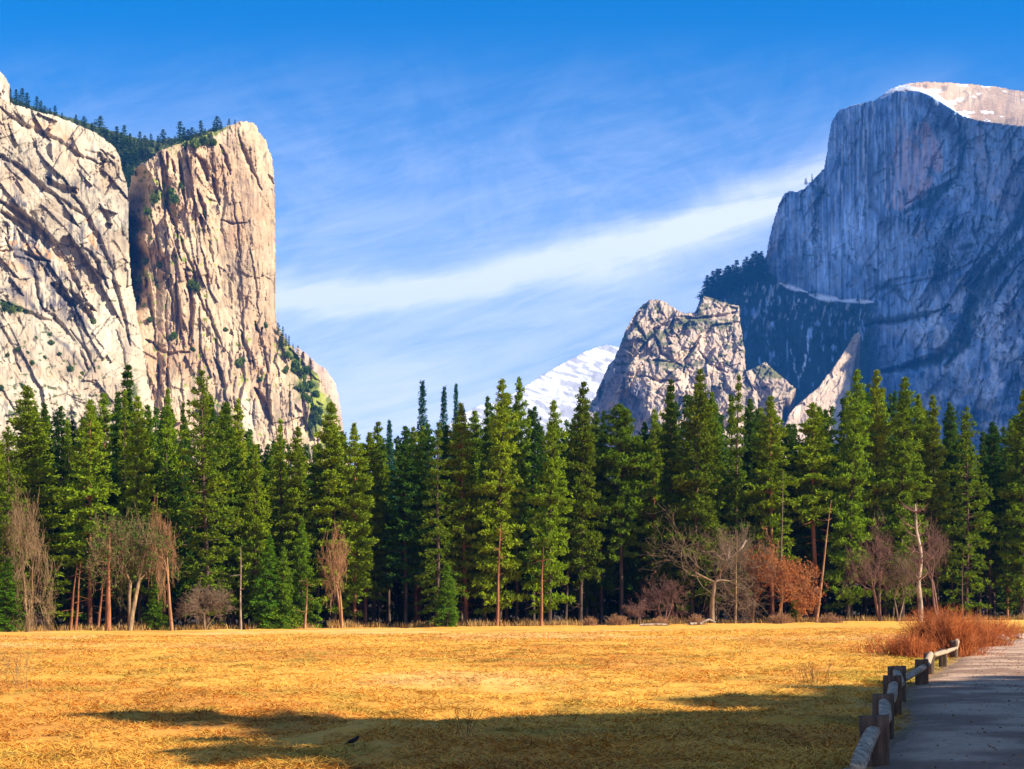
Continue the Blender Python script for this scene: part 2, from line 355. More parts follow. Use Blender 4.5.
tag(link('dry_grass', blades('dry_grass', X, Y, L, wd, .0, .5, np.clip(c, 0, 1))), 'flattened straw coloured grass blades matting the meadow', 'grass', kind='stuff')

# tall rank grass and brush along the forest foot, and litter on the path
n = 26000; pxs = rng.uniform(-60, 1090, n); dd_ = rng.normal(0, 2.2, n)+2.5*fbm(pxs/40, pxs*0, 3, 5); Yt = De(pxs)+dd_; Xt = (pxs-CX)/F*Yt
kp = fbm(pxs/14, dd_/3, 3, 44)+rng.uniform(-.3, .3, n) > -.05; Xt = Xt[kp]; Yt = Yt[kp]; m_ = len(Xt)
ct = mix(np.array((.50, .27, .08)), np.array((.20, .15, .05)), rng.uniform(0, 1, (m_, 1)))
tag(link('tall_grass', blades('tall_grass', Xt, Yt, rng.uniform(.35, 1.1, m_)*(1+.8*np.clip(fbm(Xt/6, Yt/6, 2, 46), 0, 1)), rng.uniform(.02, .05, m_), .8, 1.45, ct, curl=.2)), 'tall tan grass and weeds fringing the foot of the forest', 'grass', kind='stuff')
n = 1900; si = rng.uniform(0, 62, n)**1.0; wl = np.clip(rng.normal(0, .55, n)+np.sign(rng.uniform(-1, 1, n))*.35, -1.05, 1.05); k_ = np.searchsorted(S, si+28); k_ = np.clip(k_, 0, len(S)-1)
lx = cxp[k_]+ty[k_]*wl*PHW; ly = cyp[k_]-tx[k_]*wl*PHW; lz = gbase(lx, ly)+.012+.022*(1-wl**2)+.012; a_ = rng.uniform(0, 6.28, n); l_ = rng.uniform(.008, .022, n)*(1+ly/50); e1_ = np.stack([np.cos(a_)*l_, np.sin(a_)*l_, rng.uniform(0, .4, n)*l_], 1); e2_ = np.stack([-np.sin(a_)*l_*.4, np.cos(a_)*l_*.4, rng.uniform(0, .4, n)*l_], 1); p_ = np.stack([lx, ly, lz], 1)
cf = mix(np.array((.42, .22, .08)), np.array((.10, .06, .035)), rng.uniform(0, 1, (n, 1)))
tag(link('fallen_leaves', np_mesh('fallen_leaves', np.stack([p_-e1_, p_+e2_, p_+e1_, p_-e2_], 1).reshape(-1, 3), (np.arange(n)*4)[:, None]+np.array([[0, 1, 2, 3]]), np.repeat(cf, 4, 0), mats=[M_grass])), 'dead leaves and needles scattered over the path', 'leaves', kind='stuff')

# ------------------------------------------------------------------ relief builder for rock masses
def in_poly(x, y, P):
    c = np.zeros(x.shape, bool); n = len(P)
    for i in range(n):
        x0, y0 = P[i]; x1, y1 = P[(i+1) % n]
        if y0 == y1: continue
        m = (y0 > y) != (y1 > y)
        c ^= m & (x < (x1-x0)*(y-y0)/(y1-y0)+x0)
    return c
def edge_dist(x, y, P, ncl):
    """distance to the first ncl edges (the skyline)"""
    d = np.full(x.shape, 1e9)
    for i in range(ncl):
        a = np.array(P[i], float); b = np.array(P[i+1], float); ab = b-a; L = ab@ab
        t = np.clip(((x-a[0])*ab[0]+(y-a[1])*ab[1])/L, 0, 1)
        d = np.minimum(d, np.hypot(x-a[0]-t*ab[0], y-a[1]-t*ab[1]))
    return d
RELIEF = {}
def relief(name, P, ncl, step, depth, color, mat, thick, rag=1.2, round_=(6, 8), label=None, cat=None):
    P = np.array(P, float); xs = np.arange(P[:, 0].min(), P[:, 0].max()+step, step); ys = np.arange(P[:, 1].min(), P[:, 1].max()+step, step)
    x, y = np.meshgrid(xs, ys)
    wx = x+rag*fbm(x/5, y/5, 4, 91, .6); wy = y+rag*fbm(x/5+40, y/5, 4, 93, .6)
    ins = in_poly(wx, wy, P); ed = edge_dist(wx, wy, P, ncl)
    D, K = depth(x, y)
    D = D+K*round_[0]*np.exp(-ed/round_[1])*(1)
    co = np.stack([(x-CX)/F*D, D, CAMH+(HY-y)/F*D], -1)
    RELIEF[name] = (xs, ys, D)
    C = color(x, y, D)
    fin = ins[:-1, :-1] & ins[:-1, 1:] & ins[1:, 1:] & ins[1:, :-1]
    ny, nx = x.shape; idx = np.arange(ny*nx).reshape(ny, nx)
    q = np.stack([idx[:-1, :-1], idx[1:, :-1], idx[1:, 1:], idx[:-1, 1:]], -1)[fin]
    used = np.zeros(ny*nx, bool); used[q.ravel()] = True; remap = -np.ones(ny*nx, int); remap[used] = np.arange(used.sum())
    q = remap[q]; co = co.reshape(-1, 3)[used]; C = np.broadcast_to(C, x.shape+(3,)).reshape(-1, 3)[used]
    e = np.concatenate([q[:, [0, 1]], q[:, [1, 2]], q[:, [2, 3]], q[:, [3, 0]]]); n = len(co)
    key = np.minimum(e[:, 0], e[:, 1]).astype(np.int64)*n+np.maximum(e[:, 0], e[:, 1])
    _, inv, cnt = np.unique(key, return_inverse=True, return_counts=True); be = e[cnt[inv] == 1]
    bv = np.unique(be); m2 = -np.ones(n, int); m2[bv] = n+np.arange(len(bv))
    m3 = -np.ones(n, int); m3[bv] = n+len(bv)+np.arange(len(bv))
    xm = co[:, 0].mean(); ym = co[:, 1].mean()
    def back(tk, zf, cf):
        b = co[bv].copy(); f = (b[:, 1]+tk)/b[:, 1]; b[:, 0] *= f; b[:, 1] += tk; b[:, 0] -= (b[:, 0]-xm*(ym+tk)/ym)*cf; b[:, 2] = CAMH+(b[:, 2]-CAMH)*zf; return b
    b1 = back(thick*.12, 1.0, .004)
    b2 = back(thick, .93, .03)
    sk = np.stack([be[:, 1], be[:, 0], m2[be[:, 0]], m2[be[:, 1]]], 1); sk2 = np.stack([m2[be[:, 1]], m2[be[:, 0]], m3[be[:, 0]], m3[be[:, 1]]], 1)
    co = np.vstack([co, b1, b2]); C = np.vstack([C, C[bv], C[bv]])
    me = np_mesh(name, co, [q, sk, sk2], C, True, [mat])
    o = link(name, me); tag(o, label, cat, kind='structure'); return o
def surf(name, px, py, back=0.0):
    xs, ys, D = RELIEF[name]; i = int(np.clip(np.searchsorted(xs, px), 0, len(xs)-1)); j = int(np.clip(np.searchsorted(ys, py), 0, len(ys)-1))
    d = float(D[j, i])+back; return Vector(((px-CX)/F*d, d, CAMH+(HY-py)/F*d))
def slabs(x, y, th, lx, ly, seed, off, tilt, warp=.35):
    """angular facets: returns relief (px units) and closeness to a joint"""
    wx = x+warp*lx*fbm(x/lx, y/lx, 3, seed+1); wy = y+warp*lx*fbm(x/lx+9, y/lx, 3, seed+2)
    u = (wx*math.cos(th)+wy*math.sin(th))/lx; v = (-wx*math.sin(th)+wy*math.cos(th))/ly
    f1, f2, dx, dy, r1, r2, r3 = voro(u, v, seed)
    return off*(r1-.5)*2+tilt*((r2-.5)*dx*lx+(r3-.5)*dy*ly*.6)*2, f2-f1, r1
def bricks(x, y, th, lx, ly, seed, off, tilt, warp=.12):
    wx = x+warp*lx*fbm(x/lx/1.5, y/lx/1.5, 3, seed+1); wy = y+warp*lx*fbm(x/lx/1.5+9, y/lx/1.5, 3, seed+2)
    u = (wx*math.cos(th)+wy*math.sin(th))/lx; v = (-wx*math.sin(th)+wy*math.cos(th))/ly
    cu = np.floor(u+.35*np.sin(v*1.7+seed)); z0 = np.zeros_like(cu); sh_ = hsh(cu, z0, seed+3)*7; k = .6+hsh(cu, z0, seed+4); vv = v*k+sh_+.35*(u-np.floor(u))*(hsh(cu, z0, seed+6)-.5)*4; cv = np.floor(vv)
    r = hsh(cu, cv, seed+5); r2 = hsh(cu, cv, seed+7); r3 = hsh(cu, cv, seed+8); fu = u+.35*np.sin(v*1.7+seed)-cu-.5; fv = vv-cv-.5
    o = 4*(r-.5)**3*2+.18*(r-.5)
    return off*o+tilt*((r2-.5)*fu*lx+(r3-.5)*fv*ly/k*.5)*2, r
def strokes(x, y, S):
    """hand placed joints: (points, width, depth), tapered to both ends"""
    r = np.zeros(x.shape)
    wx = x+1.6*fbm(x/9, y/9, 3, 71)+.7*fbm(x/2.5, y/2.5, 2, 73); wy = y+1.6*fbm(x/9+5, y/9, 3, 72)
    xs = x[0]; ys = y[:, 0]
    for pts, wd, dp in S:
        P = np.array(pts, float); m_ = wd*1.4+5
        i0, i1 = np.searchsorted(xs, [P[:, 0].min()-m_, P[:, 0].max()+m_]); j0, j1 = np.searchsorted(ys, [P[:, 1].min()-m_, P[:, 1].max()+m_])
        if i1 <= i0 or j1 <= j0: continue
        sl_ = (slice(j0, j1), slice(i0, i1)); qx = wx[sl_]; qy = wy[sl_]
        d = np.full(qx.shape, 1e9); t0 = np.zeros(qx.shape)
        for i in range(len(P)-1):
            a = P[i]; b = P[i+1]; ab = b-a; L = ab@ab
            t = np.clip(((qx-a[0])*ab[0]+(qy-a[1])*ab[1])/L, 0, 1); dd = np.hypot(qx-a[0]-t*ab[0], qy-a[1]-t*ab[1])
            m = dd < d; d = np.where(m, dd, d); t0 = np.where(m, (i+t)/(len(P)-1), t0)
        ww = wd*(.25+.75*np.sin(np.pi*np.clip(t0, .02, .98)))
        r[sl_] = np.maximum(r[sl_], dp*np.clip(1.25-d/ww, 0, 1))
    return r
def smask(x, y, S, jit=2.0, seed=5):
    return np.clip(1.3*strokes(x, y, S)+.12*jit*np.where(strokes(x, y, S) > .02, fbm(x/4, y/9, 3, seed), 0), 0, 1)

# ---- left wall: pale slabs with arching overhangs
L_ARCH = [([(0, 108), (25, 127), (55, 140), (78, 155), (100, 164)], 3.5, 5), ([(-10, 150), (20, 168), (45, 190), (70, 208), (88, 218)], 4, 6),
          ([(47, 178), (58, 190), (78, 190)], 4, 8), ([(48, 184), (62, 191), (76, 192)], 5, 9),
          ([(-10, 195), (10, 208), (30, 222), (48, 238), (60, 255), (75, 280), (86, 300)], 4.5, 8), ([(0, 212), (22, 226), (50, 248), (60, 258)], 6, 10),
          ([(68, 190), (80, 204), (90, 225), (100, 245), (112, 275), (122, 310), (130, 345)], 3.5, 7),
          ([(52, 283), (68, 300), (82, 307), (95, 322)], 5.5, 10), ([(40, 305), (60, 325), (78, 345), (88, 368)], 3.5, 7),
          ([(55, 282), (75, 296), (97, 312)], 3, 6), ([(100, 205), (107, 220), (110, 228)], 3, 6), ([(85, 248), (97, 262), (108, 290)], 2.5, 5),
          ([(5, 238), (15, 258), (30, 262), (35, 280), (42, 310)], 3, 6), ([(0, 300), (25, 312), (40, 318), (62, 325)], 3, 5),
          ([(100, 150), (112, 158), (108, 164), (101, 160)], 2.5, 6), ([(70, 330), (88, 352), (95, 372)], 2.2, 4), ([(0, 325), (12, 345), (20, 372)], 2, 4),
          ([(115, 330), (122, 350), (127, 370)], 2, 4), ([(0, 250), (20, 252), (50, 262)], 3, 5), ([(5, 416), (25, 418), (22, 428)], 3, 6), ([(128, 230), (132, 270), (140, 330), (146, 370), (152, 400)], 2, 4)]
L_STAIN = [([(16, 228), (15, 258)], 3, 1), ([(22, 232), (22, 262)], 2.4, 1), ([(30, 236), (29, 268)], 3, 1), ([(38, 244), (36, 275)], 3, 1), ([(46, 250), (45, 282)], 2.5, 1), ([(54, 262), (52, 296)], 3, 1),
           ([(62, 270), (60, 300)], 2, 1), ([(12, 242), (25, 262), (40, 280)], 7, .9), ([(0, 290), (20, 292), (36, 310)], 5, .7), ([(84, 222), (80, 250)], 2.4, .8), ([(72, 212), (70, 240)], 2.4, .9), ([(92, 240), (90, 262)], 2.2, .8),
           ([(58, 292), (75, 310), (92, 330)], 4, .8), ([(95, 172), (94, 200)], 1.8, .6), ([(82, 165), (82, 192)], 1.6, .6), ([(12, 184), (22, 200)], 3, .6), ([(45, 330), (66, 346), (86, 372)], 2.5, .7), ([(100, 262), (108, 290)], 2, .7)]
L_ORANGE = [([(5, 240), (40, 252), (70, 262)], 5, .8), ([(86, 212), (90, 235), (97, 250)], 4, .9), ([(70, 175), (78, 195)], 5, .6), ([(56, 248), (75, 280)], 4, .5), ([(0, 262), (30, 270)], 4, .6), ([(30, 120), (70, 140)], 9, .4), ([(35, 365), (60, 385)], 8, .35)]
def dep_left(x, y):
    K = 1600/F
    D = 1560+K*(.95*(x-0)+.22*(y-100)*-1)-K*.55*np.maximum(y-320, 0)+K*14*fbm(x/60, y/60, 2, 3)
    a, e1, r = slabs(x, y, .75, 26, 60, 101, 4.2, .22, .2); b, e2, _ = slabs(x, y, .35, 9, 22, 103, 1.7, .26, .2); c, e3, _ = slabs(x, y, .1, 3.5, 9, 105, .8, .4, .2)
    rough = .30+.70*sstep(345, 285, y+25*fbm(x/30, y/30, 2, 8))
    a, _ = bricks(x, y, -.62, 17, 62, 111, 4.2, .10); b, _ = bricks(x, y, -.35, 8, 26, 113, 2.6, .13); b2, _ = bricks(x, y, .95, 22, 30, 121, 3.2, .08); c, _ = bricks(x, y, -.15, 3.4, 11, 115, 1.5, .16)
    v_, _, _ = slabs(x, y, .75, 30, 55, 101, 1.6, .14, .2); loc = sstep(-.25, .35, fbm(x/28, y/28, 3, 131))
    R = (a+b2+v_)*(.45+.55*rough)+b*(.25+.75*rough)*loc+c*(.25+.75*loc*rough)+.45*fbm(x/3, y/3, 4, 107, .6)
    R = R+.75*strokes(x, y, L_ARCH)
    return D+K*R*1.65, K
def rockcol(x, y, base, alt, dark, seed, veg=None, vm=None):
    n1 = fbm(x/22, y/30, 4, seed)[..., None]; n2 = fbm(x/5, y/12, 4, seed+5)[..., None]; n3 = fbm(x/2.2, y/16, 3, seed+9)[..., None]
    C = mix(np.array(base), np.array(alt), sstep(-.25, .35, n1)); C = C*(1+.34*n2)*(1+.25*fbm(x/70, y/50, 2, seed+3)[..., None])
    C = mix(C, np.array(dark), .65*sstep(.28, .62, n3+.35*n2))
    cr = sstep(.80, .90, ridged(x/9+y/40, y/26-x/60, 3, seed+31))*sstep(-.1, .3, fbm(x/18, y/18, 2, seed+33)); C = mix(C, np.array(dark)*.8, (.75*cr)[..., None]); C = mix(C, np.array(dark)*1.1, (.55*sstep(.12, .42, fbm(x/2.0, y/34, 3, seed+35, .6)-.25+.8*np.maximum(fbm(x/34, y/28, 2, seed+37), 0)))[..., None])
    C = mix(C, np.array(base)*1.15, .4*sstep(.1, .5, -n2))
    if veg is not None: C = mix(C, np.array(veg), vm[..., None])
    return np.clip(C, .01, .85)
def col_left(x, y, D):
    vm = sstep(.50, .66, fbm(x/5, y/3.5, 4, 61)+.22*sstep(300, 420, y))*sstep(-5, 120, y)*.9
    vm = np.maximum(vm, smask(x, y, [([(0, 302), (12, 306), (25, 311)], 5, 1)]))
    C = rockcol(x, y, (.47, .385, .27), (.38, .285, .185), (.13, .115, .10), 41, (.06, .085, .02), vm)
    reg = smask(x, y, [([(8, 228), (30, 245), (60, 275)], 22, 1), ([(70, 205), (95, 235), (110, 265)], 12, .8), ([(0, 275), (30, 300), (60, 305)], 14, .9), ([(50, 285), (80, 320), (95, 350)], 14, .8), ([(15, 165), (60, 185), (100, 190)], 10, .6), ([(130, 180), (133, 240)], 8, .6), ([(0, 190), (25, 205)], 10, .8)])
    stk = sstep(.02, .32, fbm(x/2.6, y/26, 3, 611, .6))
    C = mix(C, np.array((.07, .065, .08)), np.clip(np.maximum(smask(x, y, L_STAIN)*(.6+.4*vnoise(x/1.1, y/9, 3)), reg*stk), 0, .93)[..., None])
    C = mix(C, np.array((.50, .25, .09)), (.75*smask(x, y, L_ORANGE, 4)*sstep(-.3, .3, fbm(x/5, y/5, 3, 19)))[..., None])
    C = mix(C, np.array((.58, .47, .32)), (.55*smask(x, y, [([(128, 250), (135, 330), (146, 380), (162, 440)], 12, 1), ([(100, 320), (120, 380)], 14, .8)], 4))[..., None])
    return C
LEFT = [(-260, 20), (-120, 60), (-10, 94), (0, 98), (14, 104), (30, 109), (45, 113), (60, 117), (78, 124), (90, 129), (100, 135), (107, 141), (116, 147), (120, 156), (122, 170), (127, 183), (129, 200), (128.5, 235), (131, 275), (138, 320), (144, 350), (148, 378), (156, 410), (165, 450), (172, 480), (180, 620), (-260, 620)]
relief('granite_cliff', LEFT, 24, .75, dep_left, col_left, M_rock_near, 500, 1.6, (9, 6), 'pale cliff at the left edge with arching dark overhangs and black water streaks', 'cliff')

# ---- column
C_CR = [([(196, 155), (203, 165), (208, 180)], 4, 8), ([(180, 160), (182, 185), (184, 200)], 2.2, 6), ([(166, 152), (167, 170)], 2, 5), ([(172, 160), (175, 176)], 2, 5), ([(212, 175), (216, 195), (220, 205)], 2, 5), ([(197, 190), (203, 208), (205, 218)], 2.6, 6), ([(200, 214), (201, 226)], 3, 6),
        ([(165, 200), (180, 240), (195, 275), (200, 300)], 2, 4), ([(150, 210), (160, 250), (172, 300), (175, 340)], 2, 4), ([(142, 260), (150, 300), (155, 340)], 2.5, 6), ([(185, 270), (192, 310), (188, 345)], 3, 6), ([(176, 275), (178, 310), (176, 345)], 2.5, 5), ([(195, 290), (210, 320), (222, 345)], 2, 4.5), ([(205, 300), (215, 330), (218, 360)], 1.6, 4),
        ([(255, 322), (262, 345), (268, 372)], 2.5, 6), ([(240, 330), (246, 350), (250, 365)], 2.5, 6), ([(262, 328), (258, 340), (264, 365)], 2, 6), ([(255, 388), (265, 405), (272, 425)], 4, 8), ([(158, 365), (160, 385), (164, 402)], 2.5, 6), ([(215, 350), (222, 380), (230, 420)], 2, 4),
        ([(238, 135), (248, 160), (262, 190)], 2.5, 4), ([(222, 220), (232, 224), (246, 222)], 1.5, 3), ([(268, 175), (274, 184)], 2, 4), ([(146, 340), (168, 355), (190, 352)], 2, 4), ([(220, 145), (226, 160), (230, 175)], 2, 5), ([(232, 200), (238, 230), (240, 260)], 1.5, 3), ([(250, 250), (256, 290), (258, 318)], 1.5, 3), ([(208, 240), (214, 262)], 1.6, 3)]
def dep_col(x, y):
    K = 1800/F; s = x-142
    D = 1700+K*.62*s+K*.12*(150-y)+K*10*fbm(x/45, y/70, 2, 33)
    D = D+K*130*sstep(152, 120, x+8*fbm(y/20, x*0, 2, 4))*sstep(330, 270, y)                 # shaded left return wall
    D = D+K*22*sstep(250, 278, x)*sstep(345, 300, y)                       # rounded right edge
    D = D-K*.55*np.maximum(y-330, 0)+K*.35*np.maximum(x-270, 0)
    am = .40+.60*sstep(235, 160, x+20*fbm(x/30, y/30, 2, 9))+.3*sstep(300, 350, y)
    a, _ = bricks(x, y, -.10, 11, 70, 211, 5.0, .14); b, _ = bricks(x, y, .05, 5.5, 24, 213, 2.4, .16); b2, _ = bricks(x, y, -.45, 15, 30, 221, 3.0, .10); c, _ = bricks(x, y, -.05, 2.6, 9, 215, 1.3, .18)
    v_, _, _ = slabs(x, y, -.12, 20, 50, 201, 1.4, .16, .2); loc = sstep(-.3, .3, fbm(x/20, y/28, 3, 231))
    R = (a+v_)*am+b2*.7*am+b*loc*(.35+.65*am)+c*(.35+.65*loc)*(.4+.6*am)+.45*fbm(x/3, y/4, 4, 207, .6)
    R = R+strokes(x, y, C_CR)
    return D+K*R*1.6, K
def col_col(x, y, D):
    tal = sstep(0, 8, x-np.interp(y, [320, 345, 380, 420, 470, 620], [276, 282, 292, 300, 318, 340])+5*fbm(x/8, y/8, 3, 3))*sstep(322, 334, y)
    vm = np.maximum(sstep(.38, .55, fbm(x/5, y/5, 4, 65)+.3*sstep(165, 120, x)*sstep(170, 300, y)-.25*sstep(190, 240, x)*sstep(330, 320, y)), tal*sstep(-.35, .05, fbm(x/9, y/9, 3, 66)))
    vm = np.maximum(vm, smask(x, y, [([(150, 148), (175, 142), (205, 138), (228, 127)], 5, 1), ([(150, 190), (165, 196), (175, 190)], 6, .9), ([(135, 262), (148, 275), (160, 290)], 4, .7)], 5))
    C = rockcol(x, y, (.46, .33, .20), (.42, .27, .155), (.17, .125, .09), 43)
    C = mix(C, np.array((.54, .41, .26)), (.5*sstep(.0, .5, fbm(x/30, y/40, 3, 77)))[..., None])
    C = mix(C, np.array((.60, .50, .36)), (.7*smask(x, y, [([(245, 395), (250, 430)], 14, 1)], 4))[..., None])
    v2 = mix(np.array((.09, .12, .018)), np.array((.24, .28, .03)), sstep(-.2, .4, fbm(x/7, y/7, 3, 81))[..., None])
    return mix(C, v2, (vm*.92)[..., None])
COL = [(122, 215), (126, 195), (131, 178), (136, 168), (143, 162), (151, 158), (160, 150), (170, 146), (180, 143), (190, 139), (200, 136), (210, 132), (218, 129), (228, 125), (236, 122), (246, 121), (254, 124), (258, 129), (263, 137), (268, 146), (272, 160), (274, 175), (275, 200), (275.5, 250), (275, 290), (276, 322), (282, 334), (290, 344), (300, 357), (308, 364), (318, 374), (326, 388), (331, 400), (336, 414), (342, 430), (352, 470), (365, 615), (115, 615)]
relief('granite_tower', COL, 35, .7, dep_col, col_col, M_rock_near, 420, 2.4, (5, 3), 'tall sunlit square-shouldered rock tower beside the left cliff', 'rock tower')
def dep_bit(x, y): K = 2500/F; a, e, _ = slabs(x, y, .05, 5, 30, 301, 1.6, .3); return 2500+K*(a+.8*(x-320)-.3*(y-400)+.4*fbm(x/3, y/3, 3, 5)), K
relief('far_cliff', [(296, 346), (306, 353), (316, 362), (325, 368), (331, 375), (336, 384), (339, 396), (341, 410), (350, 470), (350, 600), (290, 600)], 8, .8, dep_bit, lambda x, y, D: rockcol(x, y, (.45, .31, .23), (.5, .36, .26), (.3, .2, .17), 47), M_rock_near, 400, 1.0, (4, 3), 'small pinkish cliff showing behind the foot of the rock tower', 'cliff')
relief('upper_cliff', [(-200, -60), (-60, 20), (-6, 66), (0, 70), (6, 77), (10, 84), (9, 92), (12, 120), (12, 200), (-200, 200)], 7, .8, lambda x, y: (dep_bit(x, y)[0]-450+.3*x, 1.2), lambda x, y, D: rockcol(x, y, (.48, .37, .25), (.5, .38, .28), (.2, .16, .13), 49), M_rock_near, 400, 1.0, (3, 3), 'corner of pale cliff high at the left edge of the picture', 'cliff')
# wooded gully between wall and column, and the brow behind both
def dep_gul(x, y): K = 1950/F; return 2080+K*(-.5*(y-130)+.2*(x-130)+3.5*fbm(x/5, y/5, 4, 11)), K
relief('wooded_gully', [(-200, 40), (-10, 92), (10, 97), (30, 105), (60, 114), (90, 123), (115, 131), (140, 138), (160, 140), (185, 136), (215, 128), (240, 126), (240, 260), (-200, 260)], 11, .9, dep_gul, lambda x, y, D: rockcol(x, y, (.055, .075, .022), (.04, .06, .02), (.03, .04, .02), 51), M_rock_near, 500, 1.5, (3, 3), 'dark wooded brow and gully behind the left cliff and tower', 'hillside')

# ---- snow mountain
def dep_snow(x, y): K = 9000/F; return 9000+K*(.5*(x-560)-1.5*(y-400)+5*fbm(x/25, y/18, 4, 15)+1.0*fbm(x/4, y/4, 3, 16)), K
def col_snow(x, y, D):
    r = sstep(.20, .45, fbm(x/14+y/30, y/5-x/16, 4, 85)+.12*sstep(390, 410, y)); return mix(np.array((.60, .59, .58)), np.array((.33, .32, .33)), (.9*np.maximum(r, sstep(.05, .28, fbm(x/22+y/14, y/3.2-x/9, 4, 87))))[..., None])
relief('snow_mountain', [(440, 430), (462, 413), (478, 405), (492, 402), (505, 396), (517, 391), (528, 383), (545, 372), (562, 363), (580, 353), (595, 347), (606, 344), (615, 346), (640, 352), (700, 330), (760, 330), (760, 620), (420, 620)], 15, .9, dep_snow, col_snow, M_snow, 1500, .8, (2, 3), 'distant snow covered mountain ridge between the forest and the crag', 'mountain')

# ---- middle crag, sunlit
MID = [(556, 620), (570, 440), (593, 399), (600, 384), (608, 365), (613, 360), (617, 352), (623, 337), (628, 324), (634, 314), (642, 304), (649, 300), (655, 299), (662, 300.5), (668, 303), (677, 309), (685, 313), (694, 312.5), (700, 304), (704, 295), (710, 297), (718, 300), (728, 303), (739, 305), (741, 326), (743, 338), (745, 352), (746, 371), (757, 366), (765, 361), (773, 369), (780, 375), (787, 380), (796, 389), (791, 399), (784, 404), (780, 430), (780, 620)]
M_CR = [([(612, 352), (628, 330), (640, 312)], 2.5, 5), ([(640, 352), (655, 330), (680, 318), (700, 318)], 2.6, 5), ([(652, 360), (675, 362), (690, 350), (700, 335), (715, 325), (740, 322)], 2.4, 5), ([(655, 335), (660, 352), (682, 366)], 2.4, 5), ([(700, 352), (712, 366), (728, 372)], 2, 4), ([(690, 345), (686, 358), (683, 372)], 2, 4.5),
        ([(700, 298), (697, 312)], 2, 6), ([(735, 312), (718, 316), (700, 318)], 2, 4), ([(604, 380), (600, 400)], 3, 4), ([(625, 378), (622, 400), (630, 420)], 4, 5), ([(640, 375), (660, 382), (680, 380)], 1.6, 4), ([(690, 375), (700, 390)], 1.5, 3), ([(632, 318), (640, 330), (648, 345)], 2, 4)]
def dep_mid(x, y):
    K = 3300/F; D = 3400+K*(.55*(x-660)-.42*(y-330))+K*9*fbm(x/30, y/30, 2, 5)
    D = D+K*60*sstep(650, 590, x-.35*(y-380))
    a, _ = bricks(x, y, .55, 10, 26, 411, 3., .15); b, _ = bricks(x, y, -.5, 6, 12, 413, 2., .18); c, _ = bricks(x, y, .2, 2.6, 5, 415, 1., .22); e1 = e2 = np.ones(x.shape); v_, _, _ = slabs(x, y, .5, 18, 26, 401, 2.4, .3, .2); a = a+v_
    R = a+.7*b+.7*c+.5*fbm(x/2.5, y/2.5, 3, 407)+(1.0*np.clip(1-e1*10, 0, 1)+.8*np.clip(1-e2*9, 0, 1))*sstep(-.2, .3, fbm(x/9, y/9, 2, 88))+strokes(x, y, M_CR)
    return D+K*R*2.0, K
def col_mid(x, y, D):
    vm = np.maximum(sstep(.30, .48, fbm(x/7, y/4, 4, 67)+.12*sstep(380, 330, y)), smask(x, y, [([(655, 345), (672, 326), (700, 320), (735, 328)], 6, .85), ([(640, 358), (665, 365), (700, 366)], 4, .8), ([(688, 366), (720, 358)], 4, .7), ([(752, 368), (768, 372), (780, 378)], 8, 1), ([(700, 293), (715, 299), (725, 302)], 4, .9)], 6))
    C = rockcol(x, y, (.46, .35, .25), (.52, .39, .275), (.10, .085, .08), 55)
    C = mix(C, np.array((.22, .21, .25)), (.75*smask(x, y, [([(590, 420), (612, 380), (628, 340)], 12, 1), ([(640, 385), (622, 430)], 14, .9)], 7))[..., None])  # purple-grey shade of the left flank put into the rock colour
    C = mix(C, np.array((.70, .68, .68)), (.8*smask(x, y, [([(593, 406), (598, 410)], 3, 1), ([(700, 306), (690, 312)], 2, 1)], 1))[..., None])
    return mix(C, mix(np.array((.055, .07, .03)), np.array((.12, .12, .03)), vnoise(x/5, y/5, 3)[..., None]), (vm*.9)[..., None])
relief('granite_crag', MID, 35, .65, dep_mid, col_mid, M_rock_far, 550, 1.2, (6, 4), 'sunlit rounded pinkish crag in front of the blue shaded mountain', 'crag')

# ---- sunlit rib
def dep_rib(x, y):
    K = 3650/F; a, e1, _ = slabs(x, y, .55, 6, 26, 501, 1.3, .3); b, _, _ = slabs(x, y, .5, 2.6, 8, 503, .5, .35)
    return 3560+K*(.5*(x-820)-.75*(y-380)+a+b+.5*fbm(x/2.5, y/2.5, 3, 4)), K
relief('granite_rib', [(768, 620), (775, 450), (789, 414), (795, 407), (806, 397), (817, 388), (829, 373), (839, 359), (848, 345), (854, 335), (859, 330), (861, 336), (858, 347), (855, 362), (851, 380), (850, 400), (852, 430), (855, 620)], 17, .6, dep_rib, lambda x, y, D: rockcol(x, y, (.46, .34, .24), (.54, .41, .29), (.2, .15, .12), 57), M_rock_far, 300, 1.0, (3, 2), 'narrow sunlit rib of pale rock slanting up out of the trees', 'rock ridge')

# ---- dome mountain
SKY_R = [(690, 330), (700, 296), (712, 286), (725, 280), (740, 274), (752, 268), (762, 263), (766, 254), (769, 238), (773, 222), (779, 202), (784, 193), (790, 190), (797, 191), (804, 189), (808, 184), (812, 180), (818, 174), (824, 168), (827, 150), (829, 132), (832, 120), (836, 113), (840, 109), (850, 106), (862, 103), (874, 100), (884, 93), (895, 87), (907, 83), (919, 81.5), (935, 81.5), (950, 82), (972, 84), (994, 86), (1010, 88.5), (1024, 91), (1060, 95), (1130, 112), (1220, 160), (1330, 260)]
CAPL = np.array([(820, 100), (840, 109.5), (850, 107), (862, 104), (874, 101), (884, 95.5), (895, 92.5), (907, 91), (919, 92), (930, 96), (937, 100), (946, 106), (955, 112), (964, 117), (973, 121), (985, 123), (994, 124), (1010, 126), (1024, 127), (1060, 132), (1130, 150), (1220, 200), (1330, 300)])
